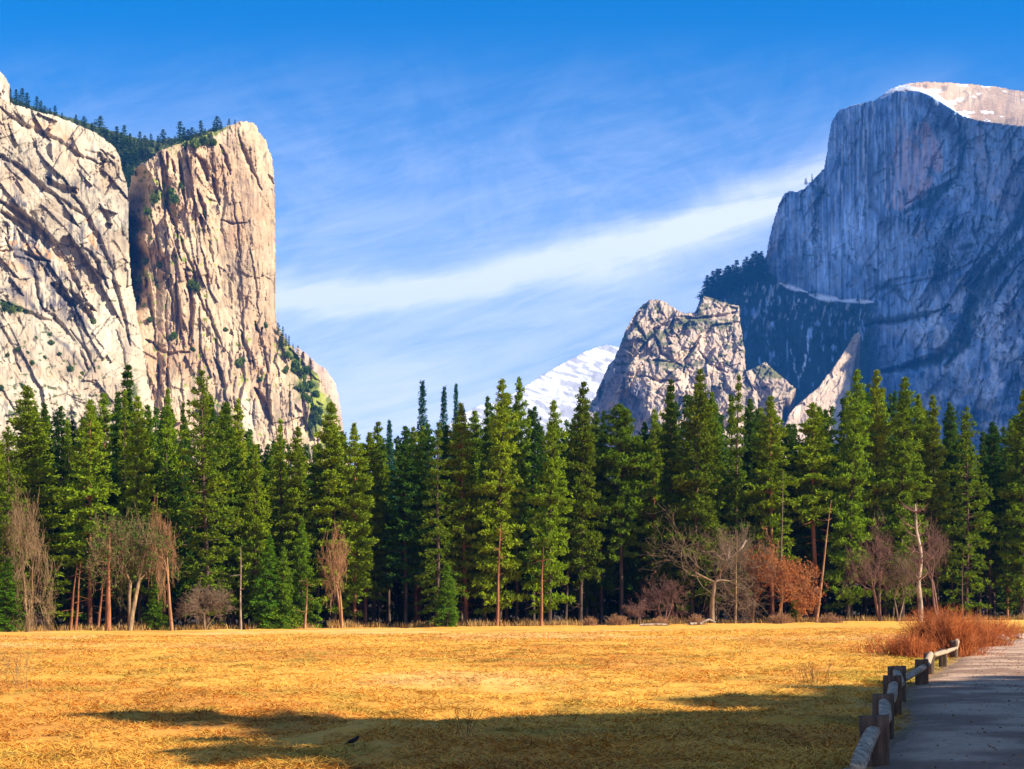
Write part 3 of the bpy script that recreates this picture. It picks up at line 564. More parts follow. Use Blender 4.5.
H_CR = [([(905, 205), (925, 195), (945, 186), (960, 175)], 3, 6), ([(958, 112), (962, 150), (958, 180)], 3, 6), ([(975, 165), (978, 200), (972, 230)], 2, 5), ([(1030, 180), (1018, 220), (1004, 245), (985, 262), (965, 285)], 6, 12), ([(1000, 250), (982, 270), (968, 310), (960, 340), (935, 360), (905, 368), (880, 372)], 7, 14), ([(960, 330), (968, 350), (950, 400)], 5, 8),
        ([(870, 300), (890, 282), (920, 275)], 3, 5), ([(865, 325), (900, 322), (925, 318), (950, 305)], 3, 7), ([(875, 270), (880, 300)], 3, 5), ([(900, 285), (930, 280), (960, 270), (980, 258)], 2.5, 5), ([(897, 142), (893, 180), (889, 210)], 2.2, 3), ([(866, 130), (868, 180), (864, 215)], 2.2, 3), ([(800, 195), (806, 230), (802, 270)], 2, 3), ([(787, 200), (790, 240)], 2, 3),
        ([(1024, 260), (1000, 290), (985, 330), (978, 380)], 3, 7), ([(985, 130), (990, 170), (985, 200)], 2, 4), ([(1010, 130), (1012, 180), (1000, 215)], 2, 4), ([(880, 330), (872, 360), (866, 400)], 2.5, 5), ([(905, 330), (895, 360)], 2.5, 5), ([(925, 335), (915, 360)], 2.5, 5), ([(812, 183), (820, 200), (822, 240)], 3, 4)]
def ledge(x): return np.interp(x, [690, 745, 770, 785, 800, 815, 830, 850, 872, 890], [262, 264, 272, 286, 289, 294, 298, 299.5, 300.5, 310])
def dep_hd(x, y):
    K = 4300/F; yc = np.interp(x, CAPL[:, 0], CAPL[:, 1]); yw = y+1.2*fbm(x/6, y/6, 3, 4)
    face = 4550-K*1.12*(x-765)-K*.10*(y-200)
    right = sstep(895, 935, x+10*fbm(x/20, y/20, 2, 6)); D = face+K*22*fbm(x/50, y/50, 3, 21)*right
    D = D-K*.30*np.maximum(y-300, 0)*sstep(860, 900, x)-K*18*sstep(240, 330, y)*right
    fo = sstep(3, -3, ledge(x)-yw)*sstep(884, 868, x)                           # wooded slope under the face
    D = D-fo*K*(.75*np.maximum(y-ledge(x), 0)+2.0+3.2*fbm(x/9, y/9, 3, 14)+1.6*fbm(x/3, y/4, 3, 17))
    D = D-K*10*sstep(950, 1010, x-(y-240)*-.55)*sstep(230, 260, y)               # buttress right of the dark gully
    sh = sstep(792, 782, x-6*fbm(x/8, y/20, 2, 18))*0
    vs = fbm(x/3.2, y/60, 4, 601, .6)*1.5+fbm(x/12, y/90, 3, 603)*2.2
    a, _ = bricks(x, y, .45, 13, 50, 615, 7., .24); b, _ = bricks(x, y, -.15, 6, 20, 617, 3.5, .26); c, _ = bricks(x, y, .3, 2.8, 9, 619, 1.6, .3); e1 = np.ones(x.shape); v_, _, _ = slabs(x, y, .35, 22, 42, 605, 2.4, .2, .2); a = a+v_
    rr_ = np.clip(right*(.35+.65*sstep(170, 260, y))+.2+.6*sstep(790, 780, x)+.8*sstep(800, 815, x)*sstep(826, 815, x)*sstep(300, 250, y), 0, 1)
    R = vs*(1-right)*.75+b*.35*(1-right)+(a+b+c)*rr_+c*.15+.4*fbm(x/2.5, y/3, 3, 611)+1.2*np.clip(1-e1*8, 0, 1)*rr_
    R = R*(1-.75*fo)
    R = R+strokes(x, y, H_CR)
    D = D+K*R*1.5
    up = np.maximum(yc-y, 0)                                                   # rounded sunlit cap
    capm = sstep(0, 1.2, yc-yw)
    return mix(D, face+K*(2.4*up+.9*np.maximum(x-850, 0)*sstep(0, 30, up)+.9*fbm(x/6, y/2.5, 4, 613)+1.5*fbm(x/26, y/9, 3, 614)-3), capm), K
def col_hd(x, y, D):
    yc = np.interp(x, CAPL[:, 0], CAPL[:, 1]); yw = y+1.2*fbm(x/6, y/6, 3, 4); right = sstep(895, 935, x)
    C = rockcol(x, y, (.30, .42, .58), (.15, .235, .38), (.045, .07, .13), 59)  # blue of the skylit shade put into the face's rock colour
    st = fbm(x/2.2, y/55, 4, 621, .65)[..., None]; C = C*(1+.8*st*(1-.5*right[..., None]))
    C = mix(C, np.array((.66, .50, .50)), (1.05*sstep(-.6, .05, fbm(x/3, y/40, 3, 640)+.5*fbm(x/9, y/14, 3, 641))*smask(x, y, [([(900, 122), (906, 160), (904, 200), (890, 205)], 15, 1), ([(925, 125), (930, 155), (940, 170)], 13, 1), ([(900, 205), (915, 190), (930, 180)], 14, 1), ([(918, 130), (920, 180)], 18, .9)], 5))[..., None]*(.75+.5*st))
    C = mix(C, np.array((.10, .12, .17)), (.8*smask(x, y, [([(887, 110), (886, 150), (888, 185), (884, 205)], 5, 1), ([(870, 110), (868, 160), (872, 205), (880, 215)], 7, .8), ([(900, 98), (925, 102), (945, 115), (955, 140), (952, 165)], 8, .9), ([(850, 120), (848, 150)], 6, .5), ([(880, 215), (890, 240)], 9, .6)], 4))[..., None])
    C = mix(C, np.array((.42, .38, .40)), (.6*smask(x, y, [([(783, 200), (774, 240), (770, 255)], 5, 1), ([(980, 130), (985, 180), (1000, 210)], 14, .6), ([(1015, 150), (1005, 220)], 12, .6), ([(925, 220), (915, 240)], 7, .7), ([(1010, 290), (1000, 350)], 18, .5), ([(880, 320), (930, 345)], 14, .4)], 6))[..., None])
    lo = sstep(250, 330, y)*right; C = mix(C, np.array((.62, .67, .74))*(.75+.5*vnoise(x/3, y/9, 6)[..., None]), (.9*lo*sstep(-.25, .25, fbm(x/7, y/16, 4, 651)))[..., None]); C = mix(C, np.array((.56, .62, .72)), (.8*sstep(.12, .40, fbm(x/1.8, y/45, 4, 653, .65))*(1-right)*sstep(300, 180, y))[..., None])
    fo = sstep(3, -3, ledge(x)-yw)*sstep(884, 868, x)
    C = mix(C, np.array((.022, .040, .030)), (fo*.97*sstep(-.60, -.3, fbm(x/3.5, y/12, 3, 63)))[..., None])
    vg = smask(x, y, [([(1026, 235), (1005, 262), (985, 285), (972, 310), (965, 345), (945, 365)], 8, 1), ([(900, 368), (930, 362), (960, 352)], 7, .9), ([(905, 212), (930, 200), (955, 182)], 5, .9), ([(868, 290), (890, 285), (905, 300)], 6, .6), ([(830, 195), (812, 185)], 4, .6), ([(865, 322), (900, 318), (940, 310)], 4, .9), ([(955, 250), (975, 245)], 4, .6)], 6)
    vg = np.maximum(vg, sstep(.35, .55, fbm(x/6, y/4, 4, 64))*right*.8*(y > 135)); C = mix(C, np.array((.03, .048, .038)), (vg*.85)[..., None])
    sn = smask(x, y, [([(780, 283), (795, 288), (808, 292)], 2.2, 1), ([(810, 294), (826, 298), (840, 300)], 3.6, 1), ([(834, 300), (852, 301), (873, 302)], 2.4, 1), ([(893, 92), (880, 98)], 2, .7)], .6)
    speck = sstep(.42, .5, fbm(x/2.0, y/1.3, 3, 625))*sstep(797, 803, x)*sstep(830, 818, x)*sstep(185, 200, y)*sstep(275, 255, y)
    str_ = smask(x, y, [([(808, 335), (806, 352), (804, 368), (800, 378)], 1.5, .9), ([(792, 308), (786, 325)], 1.4, .7), ([(800, 300), (795, 312)], 3, .6), ([(790, 350), (799, 380)], 1.5, .5)], 1.5)*sstep(-.1, .25, fbm(x/2, y/4, 3, 9))
    wb = sstep(.25, .5, fbm(x/2.2+y/9, y/7, 4, 629))*fo*.35*sstep(350, 300, y)
    C = mix(C, np.array((.78, .80, .84)), np.clip(sn+speck*.8+str_+wb, 0, 1)[..., None])
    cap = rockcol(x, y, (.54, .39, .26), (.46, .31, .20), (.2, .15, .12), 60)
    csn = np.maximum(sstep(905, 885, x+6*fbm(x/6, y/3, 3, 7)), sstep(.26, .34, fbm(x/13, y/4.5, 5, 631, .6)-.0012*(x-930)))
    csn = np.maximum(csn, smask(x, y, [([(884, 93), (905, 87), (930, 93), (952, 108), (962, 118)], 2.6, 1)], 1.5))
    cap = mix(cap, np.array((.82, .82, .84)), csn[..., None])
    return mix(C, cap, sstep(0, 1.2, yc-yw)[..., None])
HDP = SKY_R+[(1330, 620), (690, 620)]
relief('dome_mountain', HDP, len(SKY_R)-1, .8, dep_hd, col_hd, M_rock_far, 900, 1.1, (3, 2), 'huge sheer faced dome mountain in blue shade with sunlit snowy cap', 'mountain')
# valley floor slope that carries the foot of every cliff, hidden by the forest
# ------------------------------------------------------------------ trees
def conifer_parts(seed, H=30., cb=.2, R=3.4, kind='pine', NB=120, per=14, nl=17, ts=.60, deadlimbs=True, tr=.31, gap=0.0, whorl=None):
    NB = int(NB*1.3) if per > 10 else NB
    g = np.random.default_rng(seed)
    if kind == 'fir': prof = lambda t: np.clip((1-t), 0, 1)**.72*(.9+.1*np.sin(9*t*3))+.03
    elif kind == 'pine': prof = lambda t: np.minimum(1, ((1-t)/.60)**.66)*(.72+.28*np.minimum(1, t/.15+.3))+.04
    else: prof = lambda t: np.minimum(1, ((1-t)/.35)**.6)*(.6+.4*np.sin(np.pi*np.clip(t, 0, .5)))+.06
    ph = g.uniform(0, 6.28, 6)
    def irr(z, az): return 1+.20*np.sin(az+ph[0]+z*.25)*.7+.12*np.sin(2*az+ph[1]-z*.5)+.12*np.sin(z*.9+ph[2])
    t = (np.arange(NB)+g.uniform(-.4, .4, NB))/NB; t = np.clip(t, 0, .995)**.80
    nw = max(6, NB//7); t = mix(t, np.round(t*nw)/nw, whorl if whorl else .5 if kind == 'fir' else .35); z = H*(cb+(1-cb)*t)
    az = np.arange(NB)*2.39996+g.uniform(-.5, .5, NB); Lb = prof(t)*R*irr(z, az)*g.uniform(.72, 1.08, NB)
    if gap: Lb *= np.where(g.uniform(0, 1, NB) < gap, .45, 1)
    rise = (g.uniform(-.30, .10, NB)-.12 if kind == 'fir' else g.uniform(-.22, .30, NB))+.55*t**2
    # limbs
    bd = np.stack([np.cos(az)*np.cos(rise), np.sin(az)*np.cos(rise), np.sin(rise)], 1)
    lean = np.array([g.uniform(-.012, .012), g.uniform(-.012, .012)]); wob = g.uniform(0, 6.28, 2)
    def axis(z): return np.stack([lean[0]*z+.10*np.sin(z*.25+wob[0]), lean[1]*z+.10*np.sin(z*.21+wob[1])], -1)
    ax = axis(z); base = np.column_stack([ax, z]); segs = []
    end = base+bd*Lb[:, None]*.92; end[:, 2] -= .06*Lb*Lb/max(R, 1)
    lr = .022*Lb+.012
    S1 = np.column_stack([base, end, lr*1.2, lr*.25])
    zz = np.linspace(0, H*.985, 15); axz = axis(zz); rad = tr*(1-zz/H)**.8+.03; rad[0] *= 1.25
    T = [np.concatenate([[axz[i, 0], axz[i, 1], zz[i]], [axz[i+1, 0], axz[i+1, 1], zz[i+1]], [rad[i], rad[i+1]]]) for i in range(len(zz)-1)]
    T = np.array(T)
    if deadlimbs and cb > .08:
        nd_ = 16; zd = H*g.uniform(cb*.35, cb*1.05, nd_); azd = g.uniform(0, 6.28, nd_); ld = g.uniform(.6, 2.4, nd_); b0 = np.column_stack([axis(zd), zd])
        e0 = b0+np.column_stack([np.cos(azd)*ld, np.sin(azd)*ld, g.uniform(-.5, .3, nd_)*ld]); S1 = np.vstack([S1, np.column_stack([b0, e0, np.full(nd_, .05), np.full(nd_, .015)])])
    tc_, tq = tubes(T, 9); lc, lq = tubes(S1, 3); co = np.vstack([tc_, lc]); q = np.vstack([tq, lq+len(tc_)])
    # tufts
    nt_ = np.maximum(2, (per*np.clip(Lb/R, .25, 1.2)).astype(int)); bi = np.repeat(np.arange(NB), nt_); m = len(bi)
    s = np.concatenate([(np.arange(k)+g.uniform(0, 1, k))/k for k in nt_]); s = .22+.80*s
    side = g.normal(0, .24, m)*Lb[bi]*np.clip(s, .3, 1)*.8
    per_v = np.stack([-np.sin(az[bi]), np.cos(az[bi]), np.zeros(m)], 1)
    c = base[bi]+bd[bi]*(Lb[bi]*s)[:, None]+per_v*side[:, None]; c[:, 2] += -.10*Lb[bi]*s*s*(1.6 if kind == 'fir' else .8)+g.normal(0, .07, m)-.10*np.abs(side)
    top = np.column_stack([np.repeat(axis(np.array([H*.99])), 6, 0), H*np.linspace(.93, 1.0, 6)]); c = np.vstack([c, top]); outd = np.vstack([bd[bi], np.tile([0, 0, 1.], (6, 1))])
    M = len(c); k = M*nl; cc = np.repeat(c, nl, 0); od = np.repeat(outd, nl, 0)
    d = g.normal(0, 1, (k, 3)); d[:, 2] *= .55; d /= np.linalg.norm(d, axis=1, keepdims=True); d = d+od*.55; d[:, 2] += .05 if kind != 'fir' else -.12; d /= np.linalg.norm(d, axis=1, keepdims=True)
    ln = ts*g.uniform(.55, 1.15, k)*np.clip(.55+.5*np.repeat(np.append(Lb[bi]/R, np.full(6, .3)), nl), .5, 1.1)
    p0 = cc+g.normal(0, ts*.16, (k, 3)); tip = p0+d*ln[:, None]
    wv = np.cross(d, g.normal(0, 1, (k, 3))); wv /= np.linalg.norm(wv, axis=1, keepdims=True)+1e-9; wv *= (ln*.19)[:, None]
    mid = p0+d*(ln*.45)[:, None]
    fc = np.stack([p0, mid+wv, tip, mid-wv], 1).reshape(-1, 3); fq = (np.arange(k)*4)[:, None]+np.array([[0, 1, 2, 3]])
    return co, q, fc, fq, H
def mk_conifer(seed, mt, mf, **kw):
    co, q, fc, fq, H = conifer_parts(seed, **kw)
    return np_mesh('trunk', co, q, smooth=True, mats=[mt]), np_mesh('crown', fc, fq, mats=[mf]), H
PROTO = {
 'pineA': mk_conifer(11, M_bark_red, M_needle, cb=.15, R=3.5, NB=125), 'pineB': mk_conifer(12, M_bark, M_needle, cb=.18, R=3.2, NB=115, gap=.15),
 'pineC': mk_conifer(13, M_bark_red, M_needle, cb=.28, R=3.7, NB=105, gap=.10), 'pineD': mk_conifer(14, M_bark, M_needle, cb=.07, R=3.8, NB=140, gap=.1),
 'lowA': mk_conifer(15, M_bark, M_needle, cb=.03, R=4.3, NB=150, kind='pine', per=8), 'lowB': mk_conifer(25, M_bark, M_needle, cb=.05, R=4.0, NB=140, kind='fir', per=9),
 'firA': mk_conifer(16, M_bark, M_needle_dark, cb=.10, R=3.4, NB=150, kind='fir'), 'firB': mk_conifer(17, M_bark, M_needle_dark, cb=.18, R=3.2, NB=130, kind='fir'),
 'darkA': mk_conifer(18, M_bark, M_needle_dark, cb=.22, R=3.8, NB=115), 'darkB': mk_conifer(19, M_bark, M_needle_dark, cb=.30, R=3.6, NB=105, gap=.2),
 'blueA': mk_conifer(20, M_bark, M_needle_blue, cb=.25, R=3.4, NB=170, kind='fir', gap=.1, nl=9, whorl=.2), 'packA': mk_conifer(31, M_bark, M_needle_dark, cb=.03, R=4.2, NB=110, per=8, nl=10, ts=1.0), 'packB': mk_conifer(32, M_bark, M_needle_dark, cb=.02, R=3.8, NB=110, per=8, nl=10, kind='fir', ts=1.0),
 'youngA': mk_conifer(21, M_bark, M_young, H=14., cb=.03, R=3.0, NB=90, kind='fir', ts=.5, tr=.16),
 'thinA': mk_conifer(22, M_bark_red, M_needle, cb=.45, R=2.8, NB=75, gap=.2), 'roundA': mk_conifer(23, M_bark, M_needle, cb=.3, R=4.0, NB=110, kind='round'),
 'spireA': mk_conifer(24, M_bark, M_needle, cb=.15, R=3.0, NB=140, kind='fir', per=8)}
rnd = random.Random(5)
def place_conifer(key, px, py, dd, name, label, cat, group, wscale=1.0, base_py=None):
    D = float(De(px))+dd; X = (px-CX)/F*D; zb = gz1(X, D)-.15
    tr_, cr, H = PROTO[key]; h = CAMH+(HY-py)/F*D-zb
    e = bpy.data.objects.new(name, None); col.objects.link(e); e.empty_display_size = .5
    s = h/H; sx = .98*s**.6*wscale*rnd.uniform(.92, 1.08); e.location = (X, D, zb); e.scale = (sx, sx, s); e.rotation_euler = (rnd.gauss(0, .016), rnd.gauss(0, .016), rnd.uniform(0, 6.28))
    link('trunk', tr_, e); link('crown', cr, e); tag(e, label, cat, group); return e
G1 = 'conifers along the far edge of the meadow'
front = [
 (-14, 420, 4, 'pineA', 1.1, 'broad pine cut off by the left edge of the picture'), (6, 428, -2, 'lowA', .8, 'bright green bushy conifer at the left edge, green down to the grass'),
 (40, 388, 14, 'pineD', 1.15, 'broad dense pine rising behind the leftmost bare pale tree'), (68, 408, 20, 'darkA', .85, 'shorter dull pine just right of the broad pine behind the bare pale tree'),
 (90, 402, 5, 'pineC', 1.0, 'pine with a cluster of slim red trunks left of the thick red trunk'), (122, 366, 16, 'firA', 1.05, 'tall pointed spire tree, tallest against the pale cliff at left'),
 (139, 398, 10, 'pineB', .8, 'pine hugging the right side of the tall left spire'), (164, 391, 15, 'spireA', .8, 'slim pine between the tall left spire and the dark narrow fir'),
 (185, 404, 9, 'firB', .6, 'very dark narrow fir just left of the big bright pine'), (208, 373, 2, 'lowA', 1.05, 'big bright pine below the tower, branched almost to the ground'),
 (228, 404, 8, 'pineD', .8, 'pine touching the right side of the big bright pine'), (242, 400, 14, 'pineB', .8, 'sparse topped pine with sunlit right side under the tower'),
 (256, 446, 6, 'pineD', .75, 'lower green pine left of the two young bright firs'), (281, 421, 12, 'spireA', .85, 'thin pointed pine above the young bright firs'),
 (297, 429, 9, 'pineD', .8, 'pine in front of the talus, right of the thin pointed one'), (318, 455, 8, 'darkB', .8, 'dark low pine left of the orange bare tree'),
 (335, 404, 7, 'pineD', 1.05, 'broad tall pine directly behind the orange bare tree'), (355, 425, 6, 'pineA', .85, 'pine just right of the orange bare tree'),
 (374, 423, 18, 'pineB', .8, 'pale topped pine where the open sky begins'), (389, 421, 22, 'blueA', .7, 'thin bluish top between two greener pines under open sky'),
 (405, 428, 12, 'darkA', .9, 'dark shaded pine left of the bluish fir'), (417, 382, 40, 'blueA', .8, 'tall feathery bluish fir standing alone against the sky'),
 (440, 388, 44, 'blueA', .7, 'second feathery bluish fir, right of the lone one'), (455, 385, 48, 'blueA', .62, 'narrow bluish fir next to the snowy ridge'),
 (437, 424, -4, 'lowB', .95, 'bright layered fir with pale drooping boughs down to the meadow'), (466, 405, 6, 'pineA', .8, 'green pine right of the layered bright fir'),
 (484, 398, 16, 'firB', .7, 'dark pine in the shaded gap left of the central pair'), (499, 381, 2, 'pineD', .95, 'central tall pine with knobbly top and sunlit tiers'),
 (516, 380, 12, 'pineB', .7, 'thin knobbly topped pine right behind the central tall pine'), (534, 408, 14, 'darkA', .7, 'dark pine between the two sunlit central pines'),
 (549, 402, -1, 'pineD', .85, 'rounded bright pine with a visible slim trunk, below the snow mountain'), (566, 420, 13, 'darkB', .7, 'dark gap pine left of the slender bright column tree'),
 (581, 384, 3, 'pineB', .85, 'slender bright column pine right of the rounded one'), (601, 412, 14, 'firB', .7, 'narrow dark fir below the foot of the crag'),
 (621, 407, 9, 'roundA', .9, 'dull round topped pine over the darkest part of the forest'), (640, 424, 16, 'darkA', .8, 'dark pine above the purple leafless bush'),
 (655, 410, 12, 'pineC', .7, 'pine left of the tall dark fir below the crag'), (669, 380, 7, 'firA', .9, 'tall dark fir with an open pointed top under the crag'),
 (692, 371, 3, 'pineD', 1.0, 'tallest green pine in front of the sunlit crag'), (715, 393, 8, 'pineB', .85, 'pine directly above the broad leafless oak'),
 (735, 377, 5, 'spireA', .95, 'spiky tall pine right of the broad leafless oak'), (755, 400, 13, 'darkA', .8, 'dark pine above and left of the rust coloured tree'),
 (772, 397, 4, 'pineC', 1.05, 'pine with a slim bare lower trunk behind the rust coloured tree'), (797, 425, 16, 'darkB', .8, 'dark low pine behind the leaning bare trunk'),
 (815, 405, 6, 'thinA', 1.2, 'pine leaning its sparse crown over the slanting bare trunk'), (847, 371, 4, 'pineD', .9, 'tall bright pine just left of the snag, at the foot of the sunlit rib'),
 (877, 373, 7, 'pineB', .9, 'tall pine above the purplish leafless tree'), (901, 380, 3, 'pineD', 1.0, 'broad sunlit pine directly above the white snag'),
 (918, 396, 9, 'pineA', .8, 'pine behind the white snag on its right'), (938, 397, 6, 'pineB', .85, 'brownish topped pine right of the white snag'),
 (952, 404, 15, 'darkA', .7, 'dark pine between the brownish top and the big right pine'), (967, 408, 1, 'lowA', .9, 'big bright pine at right, boughs sweeping to the reddish bushes'),
 (989, 424, 10, 'darkB', .85, 'shorter dark pine second from the right edge'), (1021, 392, 3, 'pineD', 1.0, 'tall pine at the right edge of the picture'), (1052, 400, 5, 'pineA', 1.0, 'tall pine just beyond the right edge of the picture')]
for (px, py, dd, key, ws, lab) in front:
    nm = 'fir_tree' if key[:3] in ('fir', 'blu', 'low', 'spi') else 'pine_tree'
    place_conifer(key, px, py, dd, nm, lab, 'fir tree' if nm == 'fir_tree' else 'pine tree', G1, ws)
sx_ = np.array([f[0] for f in front]); sy_ = np.array([f[1] for f in front]); o_ = np.argsort(sx_); sx_ = sx_[o_]; sy_ = sy_[o_]
keysb = ['darkA', 'darkB', 'firA', 'firB', 'pineB', 'pineC', 'spireA', 'pineA', 'darkA', 'firB']
for row, (dd0, n, lift) in enumerate([(20, 44, 16), (32, 44, 20), (44, 44, 30), (56, 46, 36), (72, 46, 30)]):
    for i in range(n):
        px = -45+(1150/n)*(i+rnd.uniform(.1, .9)); loc = float(np.interp(px, sx_, sy_))
        py = max(loc+rnd.uniform(3, 20)+lift*.3, 393); py = min(py, 446)
        if 345 < px < 480: py = max(py, 424+rnd.uniform(0, 14))
        place_conifer(keysb[rnd.randrange(10)] if row < 2 else ['packA', 'packB'][rnd.randrange(2)], px, py, dd0+rnd.uniform(-6, 6), 'pine_tree', 'shaded conifer packed inside the forest behind the sunlit edge trees', 'pine tree', 'conifers packed inside the forest', rnd.uniform(.75, 1.0))
# young bright firs at the edge
for px, py, dd, ws, lab in [(268, 536, -3, 1.15, 'young bright green fir, left of the pair at the meadow edge'), (283, 548, -4, 1.0, 'young bright green fir, right of the pair at the meadow edge'), (302, 520, 0, .9, 'slender young green fir with a bare orange trunk beside it'), (5, 560, -6, 1.3, 'low bright green fir in the bottom left corner of the forest'), (447, 565, -8, 1.1, 'low vivid green sapling under the layered bright fir'), (155, 575, -1, .9, 'yellowish green sapling under the tangled bare tree'), (795, 580, 0, .8, 'small green sapling right of the rust coloured tree')]:
    place_conifer('youngA', px, py, dd, 'young_fir', lab, 'young tree', 'young trees at the forest edge', ws)
# thin bare pole trunks
def pole(px0, py0, px1, py1, dd, r, mat, label, name='slender_tree'):
    D = float(De(px0))+dd; X0 = (px0-CX)/F*D; z0 = gz1(X0, D)-.2; X1 = (px1-CX)/F*D; z1 = CAMH+(HY-py1)/F*D; g = np.random.default_rng(int(px0*7))
    n = 12; t = np.linspace(0, 1, n+1); P = np.column_stack([X0+(X1-X0)*t+.05*np.sin(t*7+px0), D+.1*np.sin(t*5), z0+(z1-z0)*t]); P -= P[0]
    S = [np.concatenate([P[i], P[i+1], [r*(1-.9*t[i]), r*(1-.9*t[i+1])]]) for i in range(n)]
    for k in range(9):
        h = g.uniform(.25, .98); i = int(h*n); a = g.uniform(0, 6.28); l = g.uniform(.5, 1.8); b = P[i]; S.append(np.concatenate([b, b+np.array([math.cos(a)*l, math.sin(a)*l, g.uniform(-.3, .5)*l]), [.04, .012]]))
    c, q = tubes(S, 7); o = link(name, np_mesh(name, c, q, smooth=True, mats=[mat])); o.location = (X0, D, z0); tag(o, label, 'tree', 'slender trees at the forest edge')
for a in [(108, 631, 110, 532, -3, .42, M_bark_red, 'thick straight reddish trunk, the boldest in the left forest'), (70, 631, 76, 575, -1, .22, M_bark_red, 'slim red trunk, left of the pair under the red-trunked pine'), (75, 631, 80, 572, -2, .2, M_bark_red, 'slim red trunk, right of the pair under the red-trunked pine'),
          (98, 631, 103, 570, -1, .2, M_bark_red, 'slim leaning trunk touching the thick reddish one on its left'), (241, 629, 241, 560, -5, .16, M_white_bark, 'thin pale tan trunk right of the big bright pine'), (305, 628, 307, 585, -5, .2, M_twig_orange, 'pale orange trunk right of the young bright firs'),
          (816, 621, 831, 500, -5, .28, M_twig_orange, 'long slanting orange lit trunk right of the rust coloured tree'), (735, 622, 737, 535, -7, .22, M_twig_pale, 'pale thin trunk standing in front of the leafless oak'), (781, 621, 783, 470, -2, .22, M_twig_grey, 'straight thin trunk rising through the rust coloured tree'),
          (541, 625, 543, 560, -5, .26, M_bark_red, 'brown trunk under the rounded bright pine'), (497, 626, 500, 540, -3, .26, M_bark_red, 'brown trunk under the central tall pine'), (962, 620, 963, 560, -3, .2, M_bark, 'grey trunk under the big bright pine at right')]:
    k = 1.0 if a[3] < 536 else 1.2; pole(a[0], a[1], a[0]+(a[2]-a[0])*k, a[1]+(a[3]-a[1])*k, *a[4:])

# ------------------------------------------------------------------ bare trees
def bare_segments(seed, H, spread, trunk_r, levels=5, kids=(3, 5), stems=1, tw=.030, upb=.10, first=.28):
    g = np.random.default_rng(seed); S = []; tips = []
    def grow(p, d, L, r, lev):
        n = 3; q = p; dd = d
        for i in range(n):
            dd = dd+g.normal(0, .20 if lev else .08, 3); dd[2] += .03*upb; dd /= np.linalg.norm(dd); e = q+dd*L/n; r1 = max(r*(1-.22*(i+1)/n*1.6), tw*.5); S.append(np.concatenate([q, e, [max(r*(1-.22*i/n*1.6), tw*.5), r1]])); q = e
            if lev > 0 and lev < levels and i < n-1 and g.uniform() < .75: child(q, dd, L, r1, lev)
        if lev >= levels: tips.append(q); return
        for k in range(int(g.integers(kids[0], kids[1]))): child(q, dd, L, max(r*.70, tw*.5), lev)
    def child(p, d, L, r, lev):
        v = g.normal(0, 1, 3); v -= v@d*d; v /= np.linalg.norm(v)+1e-9; a = g.uniform(.30, 1.25)*spread
        nd_ = d*math.cos(a)+v*math.sin(a); nd_[2] += upb*.25; nd_ /= np.linalg.norm(nd_)
        grow(p, nd_, L*g.uniform(.50, .92), max(r*g.uniform(.5, .75), tw*.5), lev+1)
    for s in range(stems):
        d0 = np.array([g.normal(0, .10+.25*(stems > 1)), g.normal(0, .10+.2*(stems > 1)), 1.]); d0 /= np.linalg.norm(d0)
        grow(np.array([0., 0., 0.]), d0, H*first, trunk_r, 0)
    S = np.array(S); tips = np.array(tips); zm = max(S[:, 5].max(), .1); k = H/zm; S[:, :6] *= k; tips = tips*k
    return S, tips
def bare_tree(px, py, basepy, dd, halfw, seed, mat, label, name='bare_tree', leaf=None, lev=5, stems=1, tr=.32, spread=1.0, leafn=5, leaf_range=(0, 1), cat='bare tree', kids=(2, 4)):
    D = float(De(px))+dd; X = (px-CX)/F*D; zb = gz1(X, D)-.1; H = CAMH+(HY-py)/F*D-zb
    S, tips = bare_segments(seed, H, spread, tr, lev, kids=kids, stems=stems, tw=.030)
    wpx = np.percentile(np.abs(tips[:, 0]), 95); k = halfw/F*D/wpx; S[:, [0, 3]] *= k; S[:, [1, 4]] *= k; tips[:, :2] *= k
    th_ = min(.08, tr*.45); c, q = tubes(S[S[:, 6] > th_], 7); c2, q2 = tubes(S[S[:, 6] <= th_], 3)
    e = bpy.data.objects.new(name, None); col.objects.link(e); e.location = (X, D, zb); tag(e, label, cat)
    link('trunk', np_mesh('trunk', c, q, smooth=True, mats=[mat]), e); link('twigs', np_mesh('twigs', c2, q2, mats=[mat]), e)
    if leaf:
        g = np.random.default_rng(seed); z = tips[:, 2]/H; sel = tips[(z > leaf_range[0]) & (z < leaf_range[1]+.1*g.normal(0, 1, len(z)))]
        k = len(sel)*leafn; p = np.repeat(sel, leafn, 0)+g.normal(0, .30, (k, 3)); d = g.normal(0, 1, (k, 3)); d /= np.linalg.norm(d, axis=1, keepdims=True); wv = np.cross(d, g.normal(0, 1, (k, 3))); wv /= np.linalg.norm(wv, axis=1, keepdims=True); d *= .20; wv *= .10
        fc = np.stack([p-d, p+wv, p+d, p-wv], 1).reshape(-1, 3); link('leaves', np_mesh('leaves', fc, (np.arange(k)*4)[:, None]+np.array([[0, 1, 2, 3]]), mats=[leaf]), e)
    return e
bare_tree(27, 476, 631, -6, 28, 3, M_twig_pale, 'pale leafless tree at far left, twin stems, crown of fine lit twigs', stems=2, tr=.26, kids=(3, 4))
bare_tree(130, 498, 631, -4, 38, 6, M_twig_pale, 'tangled tan leafless tree leaning right beside the thick red trunk', stems=2, tr=.34, leaf=M_scrub, leafn=1, kids=(3, 4))
bare_tree(172, 492, 631, -5, 20, 8, M_twig_orange, 'reddish brown leafless tree left of the big bright pine', tr=.25)
bare_tree(342, 518, 629, -7, 19, 9, M_twig_orange, 'orange tinted leafless tree standing in front of a broad pine', stems=2, tr=.2)
bare_tree(664, 566, 624, -8, 22, 10, M_twig_purple, 'purplish leafless bush-like tree left of the broad oak', stems=4, tr=.13)
